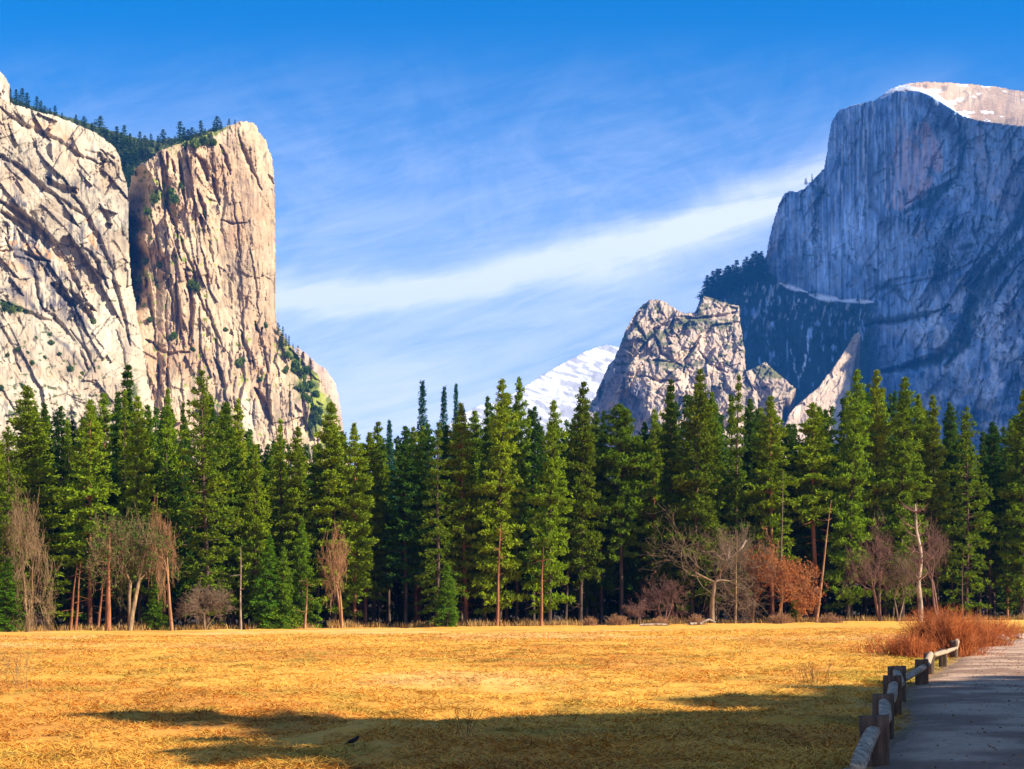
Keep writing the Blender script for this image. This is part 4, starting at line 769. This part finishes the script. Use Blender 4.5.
bare_tree(752, 514, 622, -4, 30, 41, M_twig_grey, 'leafless brown tree squeezed between the broad oak and the rust coloured tree', tr=.25, kids=(3, 4), stems=2)
bare_tree(712, 504, 623, -9, 56, 37, M_twig_grey, 'broad grey leafless oak, largest bare crown at the meadow edge', tr=.42, spread=1.15, kids=(3, 4))
bare_tree(778, 522, 622, -6, 34, 14, M_twig_orange, 'tree with rust orange leaves right of the broad leafless oak', name='oak_tree', leaf=M_rust, leafn=3, stems=2, tr=.24, leaf_range=(.05, .72), cat='oak tree', kids=(3, 4))
bare_tree(880, 508, 621, -7, 32, 15, M_twig_purple, 'purplish brown leafless tree left of the white snag', stems=3, tr=.22)
bare_tree(938, 512, 621, -5, 28, 16, M_twig_purple, 'dark reddish leafless tree right of the white snag', stems=2, tr=.22)
bare_tree(898, 545, 621, -8, 16, 19, M_twig_grey, 'low grey leafless tree close against the white snag', stems=2, tr=.16)
bare_tree(205, 575, 629, -3, 24, 18, M_twig_grey, 'low grey thicket of twigs under the big bright pine', stems=5, tr=.10, name='leafless_shrub', cat='shrub')
bare_tree(640, 598, 624, -10, 14, 21, M_twig_purple, 'small purplish twiggy shrub left of the purplish bush-like tree', stems=4, tr=.08, name='leafless_shrub', cat='shrub', lev=4)
# white snag
D = float(De(920))-12; X = (920-CX)/F*D; zb = gz1(X, D)-.1; Hs = (HY-504)/F*D+CAMH-zb
sn = bpy.data.objects.new('dead_tree', None); col.objects.link(sn); sn.location = (X, D, zb); tag(sn, 'dead snag with patchy white bark rising behind the reddish bushes', 'dead tree')
t = np.linspace(0, 1, 15); P = np.column_stack([.55*np.sin(t*4)*t-.5*t+.2*np.sin(t*14), .2*np.sin(t*6), t*Hs]); P[0, :2] = 0; r = (.34*(1-t)**.6+.07)*(1+.12*np.sin(t*31))
S = [np.concatenate([P[i], P[i+1], [r[i], r[i+1]]]) for i in range(14)]
c, q = tubes(S, 9); link('trunk', np_mesh('trunk', c, q, smooth=True, mats=[M_white_bark]), sn)
g = np.random.default_rng(4); S = []
for k in range(26):
    i = int(g.integers(5, 14)); b = P[i]; a = g.uniform(0, 6.28); l = g.uniform(.8, 3.2); m_ = b+np.array([math.cos(a)*l*.6, math.sin(a)*l*.6, l*.3]); e_ = m_+np.array([math.cos(a+.5)*l*.4, math.sin(a)*l*.4, l*.45]); S += [np.concatenate([b, m_, [.13, .07]]), np.concatenate([m_, e_, [.07, .02]])]
    for j in range(5): v = g.normal(0, .7, 3); S.append(np.concatenate([m_, m_+v, [.04, .012]]))
c, q = tubes(S, 5); link('limbs', np_mesh('limbs', c, q, smooth=True, mats=[M_twig_purple]), sn)
# white broken limb of the broad oak
D = float(De(735))-11
bl = bpy.data.objects.new('broken_limb', None)
pt = [(728, 558), (731, 557), (737, 552), (742, 547), (746, 540)]; Q = [np.array([(a-CX)/F*D, D, CAMH+(HY-b)/F*D]) for a, b in pt]; S = [np.concatenate([Q[i], Q[i+1], [.17, .15]]) for i in range(4)]+[np.concatenate([Q[0], np.array([(729-CX)/F*D, D, CAMH+(HY-547)/F*D]), [.14, .07]])]
par = [o for o in bpy.data.objects if o.get('label', '').startswith('broad grey leafless')][0]; bpy.data.objects.remove(bl)
c, q = tubes(S, 7); o = link('broken_limb', np_mesh('broken_limb', c-np.array(par.location), q, smooth=True, mats=[M_white_bark]), par); o['label'] = 'bleached white broken limb'

# ------------------------------------------------------------------ willow thickets
def thicket(px, basepy, D, w_m, h_m, dm, n, seed, label, mat=M_willow, name='willow_bush', rad=.011):
    g = np.random.default_rng(seed); X0 = (px-CX)/F*D; S = []
    for k in range(n):
        bx = g.normal(0, .30)*w_m; by = g.normal(0, .30)*dm; hh = h_m*np.exp(-(bx/(w_m*.75))**2)*g.uniform(.45, 1.05); a = g.uniform(0, 6.28); ln = g.uniform(.05, .55)
        z = gz1(X0+bx, D+by) if k % 12 == 0 else z; b = np.array([bx, by, z]); p = b; d = np.array([math.cos(a)*ln+bx/w_m*.5, math.sin(a)*ln, 1.]); d /= np.linalg.norm(d)
        for j in range(4):
            d = d+g.normal(0, .10, 3)+np.array([math.cos(a)*.05, math.sin(a)*.05, -.03]); d /= np.linalg.norm(d); e = p+d*hh/4
            S.append(np.concatenate([p, e, [rad*(1-.2*j), rad*(.8-.2*j)]])); p = e
            if j > 0:
                for m_ in range(2): v = d+g.normal(0, .5, 3); v /= np.linalg.norm(v); S.append(np.concatenate([p, p+v*hh*.2, [rad*.5, rad*.25]]))
    c, q = tubes(S, 3); o = link(name, np_mesh(name, c, q, mats=[mat])); o.location = (X0, D, 0); tag(o, label, 'shrub', 'reddish leafless bushes beside the path'); return o
thicket(944, 655, 64, 2.1, 1.75, 2.0, 1500, 1, 'largest reddish orange leafless bush beside the path fence')
thicket(908, 652, 62, 1.6, .9, 1.2, 500, 2, 'low reddish bush at the left skirt of the largest bush')
thicket(882, 650, 70, 2.0, .8, 1.2, 170, 3, 'low dark red bush, leftmost of those by the path')
thicket(978, 648, 80, 2.4, 1.35, 2.4, 800, 4, 'orange bush behind the far end of the fence')
thicket(1000, 640, 100, 2.6, 1.2, 2.4, 500, 5, 'orange bush where the path leaves the picture')
for i, (px, hgt, D, ww) in enumerate([(618, 1.5, 225, 2.6), (660, 1.1, 218, 1.6), (590, 1.2, 222, 1.4), (696, 1.4, 218, 1.8), (782, 1.5, 228, 3), (830, 1.4, 232, 3)]):
    thicket(px, 0, D, ww, hgt, 1.2, 160, 30+i, ['orange brush clump below the darkest forest', 'small tan brush clump left of the fallen pale log', 'small brush clump furthest left at the forest foot', 'orange brush tuft beside the fallen pale log', 'brush clump at the foot of the rust coloured tree', 'brush clump at the foot of the slanting trunk'][i], rad=.035, mat=M_twig_orange)
# weeds standing in the meadow
for i, (px, py, hgt, n) in enumerate([(478, 742, .50, 6), (814, 690, .55, 10), (820, 688, .65, 8), (876, 683, .8, 3), (3, 690, 1.0, 60), (742, 655, .4, 12), (810, 690, .5, 8)]):
    D = 2822/(py-612); g = np.random.default_rng(60+i); X0 = (px-CX)/F*D; S = []
    for k in range(n):
        b = np.array([g.normal(0, .10+.006*n), g.normal(0, .1), 0]); S.append(np.concatenate([[0, 0, -.03], b, [.005, .005]])); p = b; d = np.array([g.normal(0, .18), g.normal(0, .18), 1.])
        for j in range(4):
            d = d+g.normal(0, .08, 3); d /= np.linalg.norm(d); e = p+d*hgt*g.uniform(.15, .27); S.append(np.concatenate([p, e, [.0035, .0025]])); p = e
            if j > 0: v = d+g.normal(0, .5, 3); S.append(np.concatenate([p, p+v*.09, [.0025, .002]]))
    c, q = tubes(S, 3); o = link('dry_weed', np_mesh('dry_weed', c, q, mats=[M_twig_pale if i == 4 else M_bark])); o.location = (X0, D, gz1(X0, D)-.01)
    tag(o, ['tall thin weed with dark seed heads standing in the long shadow', 'dry weed stems, middle of the three near the shadow edge', 'tallest of the dry weeds left of the fence', 'single thin stalk close to the fence posts', 'pale twiggy weed at the left edge of the meadow', 'low dark weed tuft out in the sunlit meadow', 'leftmost of the dry weeds left of the fence'][i], 'weed')
# fallen logs and pale stones
def log_obj(pts, D, r, label, mat=M_white_bark, name='fallen_log'):
    Q = [np.array([(a-CX)/F*D, D+.3*i, CAMH+(HY-b)/F*D]) for i, (a, b) in enumerate(pts)]; o0 = Q[0].copy(); S = [np.concatenate([Q[i]-o0, Q[i+1]-o0, [r, r*.85]]) for i in range(len(Q)-1)]
    c, q = tubes(S, 8); o = link(name, np_mesh(name, c, q, smooth=True, mats=[mat])); o.location = o0; tag(o, label, 'log')
log_obj([(640, 625), (655, 624.5), (668, 624.8)], 208, .16, 'long thin pale log lying flat at the forest foot'); log_obj([(700, 624), (705, 621), (710, 619.5), (716, 622.5)], 206, .15, 'arched pale log beneath the broad leafless oak'); log_obj([(690, 624), (697, 623.5)], 208, .2, 'short white log left of the arched one')
def rock(px, py, D, s, seed, label):
    g = np.random.default_rng(seed); import bmesh
    bm = bmesh.new(); bmesh.ops.create_icosphere(bm, subdivisions=3, radius=1)
    for v in bm.verts:
        c = np.array(v.co); k = 1+.22*math.sin(3*c[0]+seed)*math.cos(2.5*c[1]-seed)+.10*math.sin(7*c[2]+5*c[0]+seed); v.co = Vector((c[0]*s*1.5*k, c[1]*s*k, max(c[2]*s*.75*k, -s*.3)))
    me = bpy.data.meshes.new('stone'); bm.to_mesh(me); bm.free(); me.materials.append(M_stone); X = (px-CX)/F*D; o = link('stone', me); o.location = (X, D, gz1(X, D)+s*.2); tag(o, label, 'stone', 'pale stones lining the path')
rock(1001, 637, 96, .32, 1, 'pale stone lying alone past the fence end'); rock(1014, 637, 100, .26, 2, 'left stone of the pair at the right edge by the path'); rock(1021, 636, 100, .34, 3, 'right stone of the pair at the right edge by the path')

# ------------------------------------------------------------------ log fence
fence = bpy.data.objects.new('log_fence', None); col.objects.link(fence); fence.location = (4.06, 18.6, 0)
tag(fence, 'low weathered log fence with chunky posts running along the path', 'fence')
FO = np.array((4.06, 18.6, 0.))
def box_mesh(name, w_, d_, h0, h1, rot, loc, mat, seed, lean=0.0):
    g = np.random.default_rng(seed); nz = 9; na_ = 20; co = []; 
    for i in range(nz):
        t = i/(nz-1); z = h0+(h1-h0)*t
        for k in range(na_):
            a = 2*math.pi*k/na_+math.pi/4; ca, sa = math.cos(a), math.sin(a); m = max(abs(ca), abs(sa)); rr2 = (1/m)*.5; rr2 = min(rr2, .5*1.25)
            j = 1+.035*math.sin(5*a+seed)+.025*g.normal(); co.append((ca*rr2*w_*j+lean*(z), sa*rr2*d_*j, z+(.012*g.normal() if i == nz-1 else 0)))
    ctr = len(co); co.append((lean*h1, 0, h1+.012)); co = np.array(co); q = [[i*na_+k, i*na_+(k+1) % na_, (i+1)*na_+(k+1) % na_, (i+1)*na_+k] for i in range(nz-1) for k in range(na_)]
    f = [[(nz-1)*na_+k, (nz-1)*na_+(k+1) % na_, ctr] for k in range(na_)]
    c, s = math.cos(rot), math.sin(rot); x = co[:, 0]*c-co[:, 1]*s; y = co[:, 0]*s+co[:, 1]*c; co = np.column_stack([x+loc[0], y+loc[1], co[:, 2]+loc[2]])-FO
    return link(name, np_mesh(name, co, [np.array(q), np.array(f)], mats=[mat]), fence)
posts = [(3.12, 15.2, .16, .24, M_wood_dark), (4.06, 18.6, .50, .30, M_wood_dark), (5.05, 22.6, .55, .26, M_wood_dark), (6.30, 27.5, .60, .27, M_wood_dark), (7.42, 32.0, .62, .31, M_wood_dark), (9.62, 39, .54, .28, M_wood_dark), (11.55, 46, .52, .26, M_wood_dark), (13.5, 52, .50, .24, M_wood_dark), (16.5, 62, .58, .28, M_wood_dark), (21.0, 76, .62, .3, M_wood_pale)]
for i, (x, y, h, w_, m) in enumerate(posts):
    d = (posts[min(i+1, len(posts)-1)][0]-posts[max(i-1, 0)][0], posts[min(i+1, len(posts)-1)][1]-posts[max(i-1, 0)][1])
    box_mesh('post', w_, w_*1.05, -.35, h+.05, math.atan2(d[1], d[0])+(.15 if i % 2 else -.1), (x, y, gz1(x, y)), m, i, [.02, -.02, .03, -.05, .07, 0, .05, 0, .06, .1][i])
def rail(a, b, r, seed):
    a = np.array(a, float); b = np.array(b, float); g = np.random.default_rng(seed); d = b-a; L = np.linalg.norm(d); n = 14; na_ = 10; u = np.cross(d, (0, 0, 1)); u /= np.linalg.norm(u); v = np.cross(u, d/L); ph = g.uniform(0, 6.28, 4); co = []
    for i in range(n+1):
        t = i/n; c = a+d*t+u*.012*math.sin(3*t+ph[0])+v*.010*math.sin(3*t+ph[1]); rr2 = r*(1.0+.03*math.sin(4*t+ph[2])-.15*abs(2*t-1)**8)
        for k in range(na_):
            an = 2*math.pi*k/na_; j = 1+.12*math.sin(3*an+ph[3]+t)+.012*g.normal(); co.append(c+u*math.cos(an)*rr2*j+v*math.sin(an)*rr2*j*.85)
    q = [[i*na_+k, i*na_+(k+1) % na_, (i+1)*na_+(k+1) % na_, (i+1)*na_+k] for i in range(n) for k in range(na_)]; co += [a, b]; m = (n+1)*na_
    f = [[(k+1) % na_, k, m] for k in range(na_)]+[[n*na_+k, n*na_+(k+1) % na_, m+1] for k in range(na_)]
    link('rail', np_mesh('rail', np.array(co)-FO, [np.array(q), np.array(f)], smooth=True, mats=[M_wood_pale]), fence)
Z = lambda x, y, h: (x, y, gz1(x, y)+h)
rail(Z(3.15, 15.15, .27), Z(4.10, 18.75, .40), 0.081, 1); rail(Z(2.55, 14.6, .12), Z(3.16, 15.25, .24), 0.070, 12)
rail(Z(4.22, 18.85, .47), Z(5.10, 22.7, .50), 0.077, 2); rail(Z(5.22, 22.9, .50), Z(6.35, 27.6, .53), 0.077, 3); rail(Z(6.45, 27.6, .50), Z(7.42, 32.1, .56), 0.084, 4)
rail(Z(7.55, 32.0, .42), Z(9.7, 39.1, .42), 0.077, 5); rail(Z(9.75, 39.1, .44), Z(11.65, 46.2, .56), 0.098, 6); rail(Z(11.7, 46.0, .52), Z(13.6, 52, .46), 0.084, 7); rail(Z(13.55, 52, .46), Z(16.55, 62.1, .32), 0.084, 8)
rail(Z(16.5, 61.8, .30), Z(16.75, 62.5, .66), 0.084, 10); rail(Z(16.6, 62, .48), Z(21.0, 76, .42), 0.084, 9)

# ------------------------------------------------------------------ blackbird
def skin_body(name, verts, edges, radii, mat, parent=None):
    me = bpy.data.meshes.new(name); me.from_pydata(verts, edges, []); o = link(name, me, parent)
    md = o.modifiers.new('skin', 'SKIN'); 
    for v, r in zip(me.skin_vertices[0].data, radii): v.radius = (r, r) if not isinstance(r, tuple) else r
    me.skin_vertices[0].data[0].use_root = True; o.modifiers.new('sub', 'SUBSURF').levels = 2; o.modifiers['sub'].render_levels = 2; me.materials.append(mat); return o
D = 2822/(748-612); Xb = (353-CX)/F*D
bird = bpy.data.objects.new('blackbird', None); col.objects.link(bird); bird.location = (Xb, D, gz1(Xb, D)+.045); bird.scale = (.85,)*3
tag(bird, 'small black bird standing on the shaded grass in the foreground', 'bird')
skin_body('body', [(0, 0, .06), (.045, 0, .085), (.075, 0, .115), (.095, 0, .125), (-.045, 0, .045), (-.085, 0, .028), (-.135, 0, .005)], [(0, 1), (1, 2), (2, 3), (0, 4), (4, 5), (5, 6)], [.034, .032, .022, .017, .026, (.014, .008), (.018, .004)], M_feather, bird)
c, q = tubes([[.108, 0, .124, .142, 0, .118, .007, .0015]], 6); link('beak', np_mesh('beak', c, q, mats=[M_beak]), bird)
for s_ in (-1, 1):
    c, q = tubes([[.0, .012*s_, .04, .008, .014*s_, -.0, .004, .003], [.008, .014*s_, 0, .012, .014*s_, -.05, .003, .003], [.012, .014*s_, -.048, .035, .018*s_, -.05, .003, .002]], 5); link('leg', np_mesh('leg', c, q, mats=[M_beak]), bird)

# ------------------------------------------------------------------ small trees and shrubs on the rocks
farA = [np_mesh('far_conifer', *(lambda p: (np.vstack([p[0], p[2]]), np.vstack([p[1], p[3]+len(p[0])])))(conifer_parts(70+i, H=20., cb=.08, R=[3.2, 2.6, 3.8][i], kind=['fir', 'fir', 'pine'][i], NB=60, per=4, nl=6, ts=1.3, deadlimbs=False)), mats=[M_needle_far]) for i in range(3)]
def far_tree(relname, px, topy, basey, label, group, back=6.0, wsc=1.0, name='conifer', cat='conifer'):
    P = surf(relname, px, basey, back); h = max((basey-topy), 3)/F*P.y*1.08; o = link(name, farA[rnd.randrange(3)]); s = h/20.; o.scale = (s*wsc, s*wsc, s); o.rotation_euler = (0, 0, rnd.uniform(0, 6.28)); o.location = P-Vector((0, 0, h*.06)); tag(o, label, cat, group)
GB = 'conifers on the brow of the left cliffs'
for px, ty, by in [(2, 82, 98), (10, 89, 101), (16, 90, 104), (22, 89, 106), (27, 93, 107), (37, 97, 110), (41, 101, 111), (45, 106, 113), (50, 108, 115), (55, 106, 117), (62, 113, 119), (76, 115, 125), (84, 117, 128), (92, 123, 131), (100, 117, 136), (104, 128, 137), (107, 130, 140)]:
    far_tree('wooded_gully', px, ty, by+2, 'dark conifer on the sloping top edge of the left cliff', GB, -60, 2.0)
for px, ty, by in [(112, 134, 150), (117, 127, 148), (124, 126, 146), (121, 133, 152), (130, 134, 150), (127, 140, 158), (115, 142, 160), (134, 139, 156), (140, 132, 148), (145, 136, 148), (151, 134, 147), (158, 136, 147), (163, 130, 144), (169, 137, 145), (175, 136, 143), (118, 150, 168), (124, 152, 170), (129, 156, 176), (122, 164, 182), (127, 168, 190), (132, 160, 175), (136, 150, 166), (113, 150, 165), (130, 176, 196), (126, 180, 205)]:
    far_tree('wooded_gully', px, ty, by, 'dark conifer crowded into the gully between cliff and tower', 'conifers in the gully between cliff and tower', -20, 1.9)
for px, ty, by in [(180, 122, 143), (184, 128, 142), (188, 130, 141), (192, 128, 140), (196, 132, 139), (201, 121, 137), (205, 129, 136), (209, 131, 134), (217, 117, 131), (214, 124, 132), (221, 122, 129), (229, 119, 126), (235, 120, 124)]:
    far_tree('wooded_gully', px, ty, by+3, 'small conifer on the flat top of the rock tower', 'conifers on top of the rock tower', -30, 1.9)
for px, ty, by in [(278, 323, 332), (283, 327, 338), (289, 336, 346), (293, 344, 350), (298, 346, 356), (303, 352, 361), (286, 334, 342), (310, 358, 368), (282, 334, 346)]:
    far_tree('granite_tower', px, ty, by+3, 'small dark conifer on the talus ridge right of the tower', 'conifers on the talus ridge', -3, 1.3)
for k in range(34):
    px = 706+1.75*k; sy = float(np.interp(px, [700, 712, 725, 740, 752, 762, 775], [296, 288, 281, 275, 269, 264, 262])); 
    far_tree('dome_mountain', px+rnd.uniform(-1, 1), sy-rnd.uniform(6, 16), sy+rnd.uniform(5, 14), 'dark conifer in the row cresting the saddle above the crag', 'conifers along the saddle', -12, 1.9)
for k in range(70):
    px = rnd.uniform(750, 866); by = float(ledge(px))+rnd.uniform(6, 80); 
    far_tree('dome_mountain', px, by-rnd.uniform(6, 10), by, 'shaded conifer on the blue wooded slope beneath the sheer face', 'conifers on the wooded slope beneath the sheer face', -8, 1.3)
for px, ty, by in [(786+0, 0, 0)][:0]+[(913, 203, 211), (920, 198, 206), (928, 194, 202), (936, 190, 197), (905, 208, 214), (946, 184, 191), (876, 296, 305), (884, 292, 300), (990, 258, 268), (983, 266, 277), (975, 276, 288), (1000, 250, 260), (1008, 243, 253), (970, 292, 304), (968, 312, 324), (905, 314, 322), (925, 310, 318), (945, 303, 312), (812, 286, 294), (842, 292, 300), (815, 290, 297), (858, 294, 302), (806, 178, 185), (812, 174, 181), (960, 330, 342), (955, 345, 356), (940, 352, 362)]:
    far_tree('dome_mountain', px, ty, by, 'tiny shaded conifer clinging to a ledge of the dome mountain', 'conifers on the ledges of the dome mountain', -6, 1.3)
import bmesh
g = np.random.default_rng(9); k = 420; p = g.normal(0, 1, (k, 3)); p /= np.linalg.norm(p, axis=1, keepdims=True); p *= g.uniform(.5, 1.05, (k, 1))*np.array([[1, .8, .75]])*(1+.25*np.sin(4*p[:, :1]+1)); d = g.normal(0, .20, (k, 3)); wv = np.cross(d, g.normal(0, 1, (k, 3))); wv = wv/np.linalg.norm(wv, axis=1, keepdims=True)*.13
scrub_me = np_mesh('cliff_shrub', np.stack([p-d, p+wv, p+d, p-wv], 1).reshape(-1, 3), (np.arange(k)*4)[:, None]+np.array([[0, 1, 2, 3]]), mats=[M_scrub])
def shrub(rel, px, py, rpx, label, group):
    P = surf(rel, px, py, 0); s = rpx/F*P.y; o = link('cliff_shrub', scrub_me); o.location = P+Vector((0, -s*.6, 0)); o.scale = (s*1.1, s, s*1.05); o.rotation_euler = (0, 0, rnd.uniform(0, 6)); tag(o, label, 'shrub', group)
for px, py, r in [(22, 387, 4), (18, 350, 2.5), (93, 323, 3.5), (71, 370, 4), (28, 353, 2), (5, 308, 5), (12, 310, 4), (19, 309, 5), (26, 312, 3.5), (52, 343, 3), (45, 358, 2.5), (2, 388, 3), (33, 363, 2.5), (82, 374, 2.5), (60, 354, 2), (50, 335, 2.2), (8, 355, 2.2), (36, 338, 2.0)]:
    shrub('granite_cliff', px, py, r, 'small rounded dark shrub rooted on the pale left cliff', 'shrubs rooted on the left cliff')
for px, py, r in [(238, 364, 5), (243, 361, 3.5), (174, 336, 4), (196, 288, 5), (192, 284, 4), (160, 265, 3), (222, 152, 2.5), (205, 214, 3), (265, 326, 3.5), (150, 320, 3), (146, 262, 4), (137, 300, 4), (172, 192, 4), (162, 186, 4), (155, 200, 5), (180, 186, 4), (140, 280, 4), (193, 350, 3), (285, 372, 3), (260, 380, 2.5), (226, 330, 2.5), (175, 200, 5), (165, 205, 4), (148, 212, 4), (214, 143, 4), (205, 142, 5), (196, 145, 5), (186, 147, 4)]:
    shrub('granite_tower', px, py, r, 'dark green shrub clinging to a crack of the rock tower', 'shrubs clinging to the rock tower')
for k in range(46):
    t = rnd.random(); px = mix(286, 330, t)+rnd.uniform(-5, 10); py = mix(352, 425, t)+rnd.uniform(-5, 30)
    shrub('granite_tower', px, py, rnd.uniform(2, 4.5), 'green shrub on the talus slope right of the rock tower', 'shrubs on the talus slope')

# ------------------------------------------------------------------ trees to the right of the camera whose shadows reach the meadow
Hc = SUN[:2]/math.tan(EL)/np.linalg.norm(SUN[:2])
for i, (tx_, ty_, h, key, ws) in enumerate([(-6.6, 27.3, 17, 'pineD', 1.3), (-4.2, 26.2, 15, 'roundA', 1.2), (-2.6, 22.8, 14, 'roundA', 1.3), (-1.9, 19.8, 12, 'roundA', 1.3), (-3.6, 24.6, 15, 'roundA', 1.2), (-3.4, 20.4, 13, 'roundA', 1.3), (-1.2, 22.6, 14, 'roundA', 1.4), (-4.6, 23.0, 13, 'pineD', 1.2), (-.5, 27.2, 16, 'roundA', 1.2), (-2.0, 26.6, 15, 'roundA', 1.2), (2.2, 23.5, 17, 'roundA', 1.4), (4.5, 21, 17, 'roundA', 1.5), (7.5, 24, 19, 'roundA', 1.5), (5.0, 29.5, 19, 'roundA', 1.3), (-.3, 16.8, 12, 'roundA', 1.4), (1.2, 20.5, 15, 'roundA', 1.4), (.2, 24.5, 16, 'roundA', 1.3), (3.2, 27.0, 18, 'roundA', 1.3), (6.2, 32.5, 20, 'roundA', 1.3), (4.2, 32.3, 19, 'roundA', 1.4), (6.8, 35.5, 21, 'roundA', 1.4), (9.2, 38.8, 22, 'roundA', 1.5), (12.4, 42.0, 24, 'roundA', 1.5), (12.0, 31.0, 22, 'roundA', 1.5), (14, 25, 22, 'roundA', 1.5), (14, 36, 23, 'roundA', 1.5), (1.6, 29.0, 17, 'pineD', 1.2), (4.4, 31.5, 19, 'pineA', 1.4), (7.5, 36.0, 21, 'pineD', 1.45), (11.0, 38.5, 23, 'roundA', 1.4), (3.0, 22.0, 15, 'roundA', 1.3), (5.5, 25.0, 18, 'pineC', 1.4), (8.5, 29.5, 20, 'roundA', 1.3), (1.5, 17.5, 12, 'roundA', 1.2), (5.0, 18.5, 15, 'roundA', 1.3), (9.5, 21.0, 17, 'roundA', 1.3), (10, 26, 19, 'pineD', 1.4), (15.0, 40.5, 25, 'roundA', 1.4)]):
    bx = tx_+Hc[0]*h; by = ty_+Hc[1]*h; tr_, cr, H = PROTO[key]
    e = bpy.data.objects.new('pine_tree', None); col.objects.link(e); s = h/H; sx = s**.6*ws; e.location = (bx, by, gz1(bx, by)-.1); e.scale = (sx, sx, s); e.rotation_euler = (0, 0, i*1.3)
    link('trunk', tr_, e); link('crown', cr, e); tag(e, 'tall conifer beyond the right side of the picture casting a long shadow', 'pine tree', 'conifers beside the path beyond the right side')
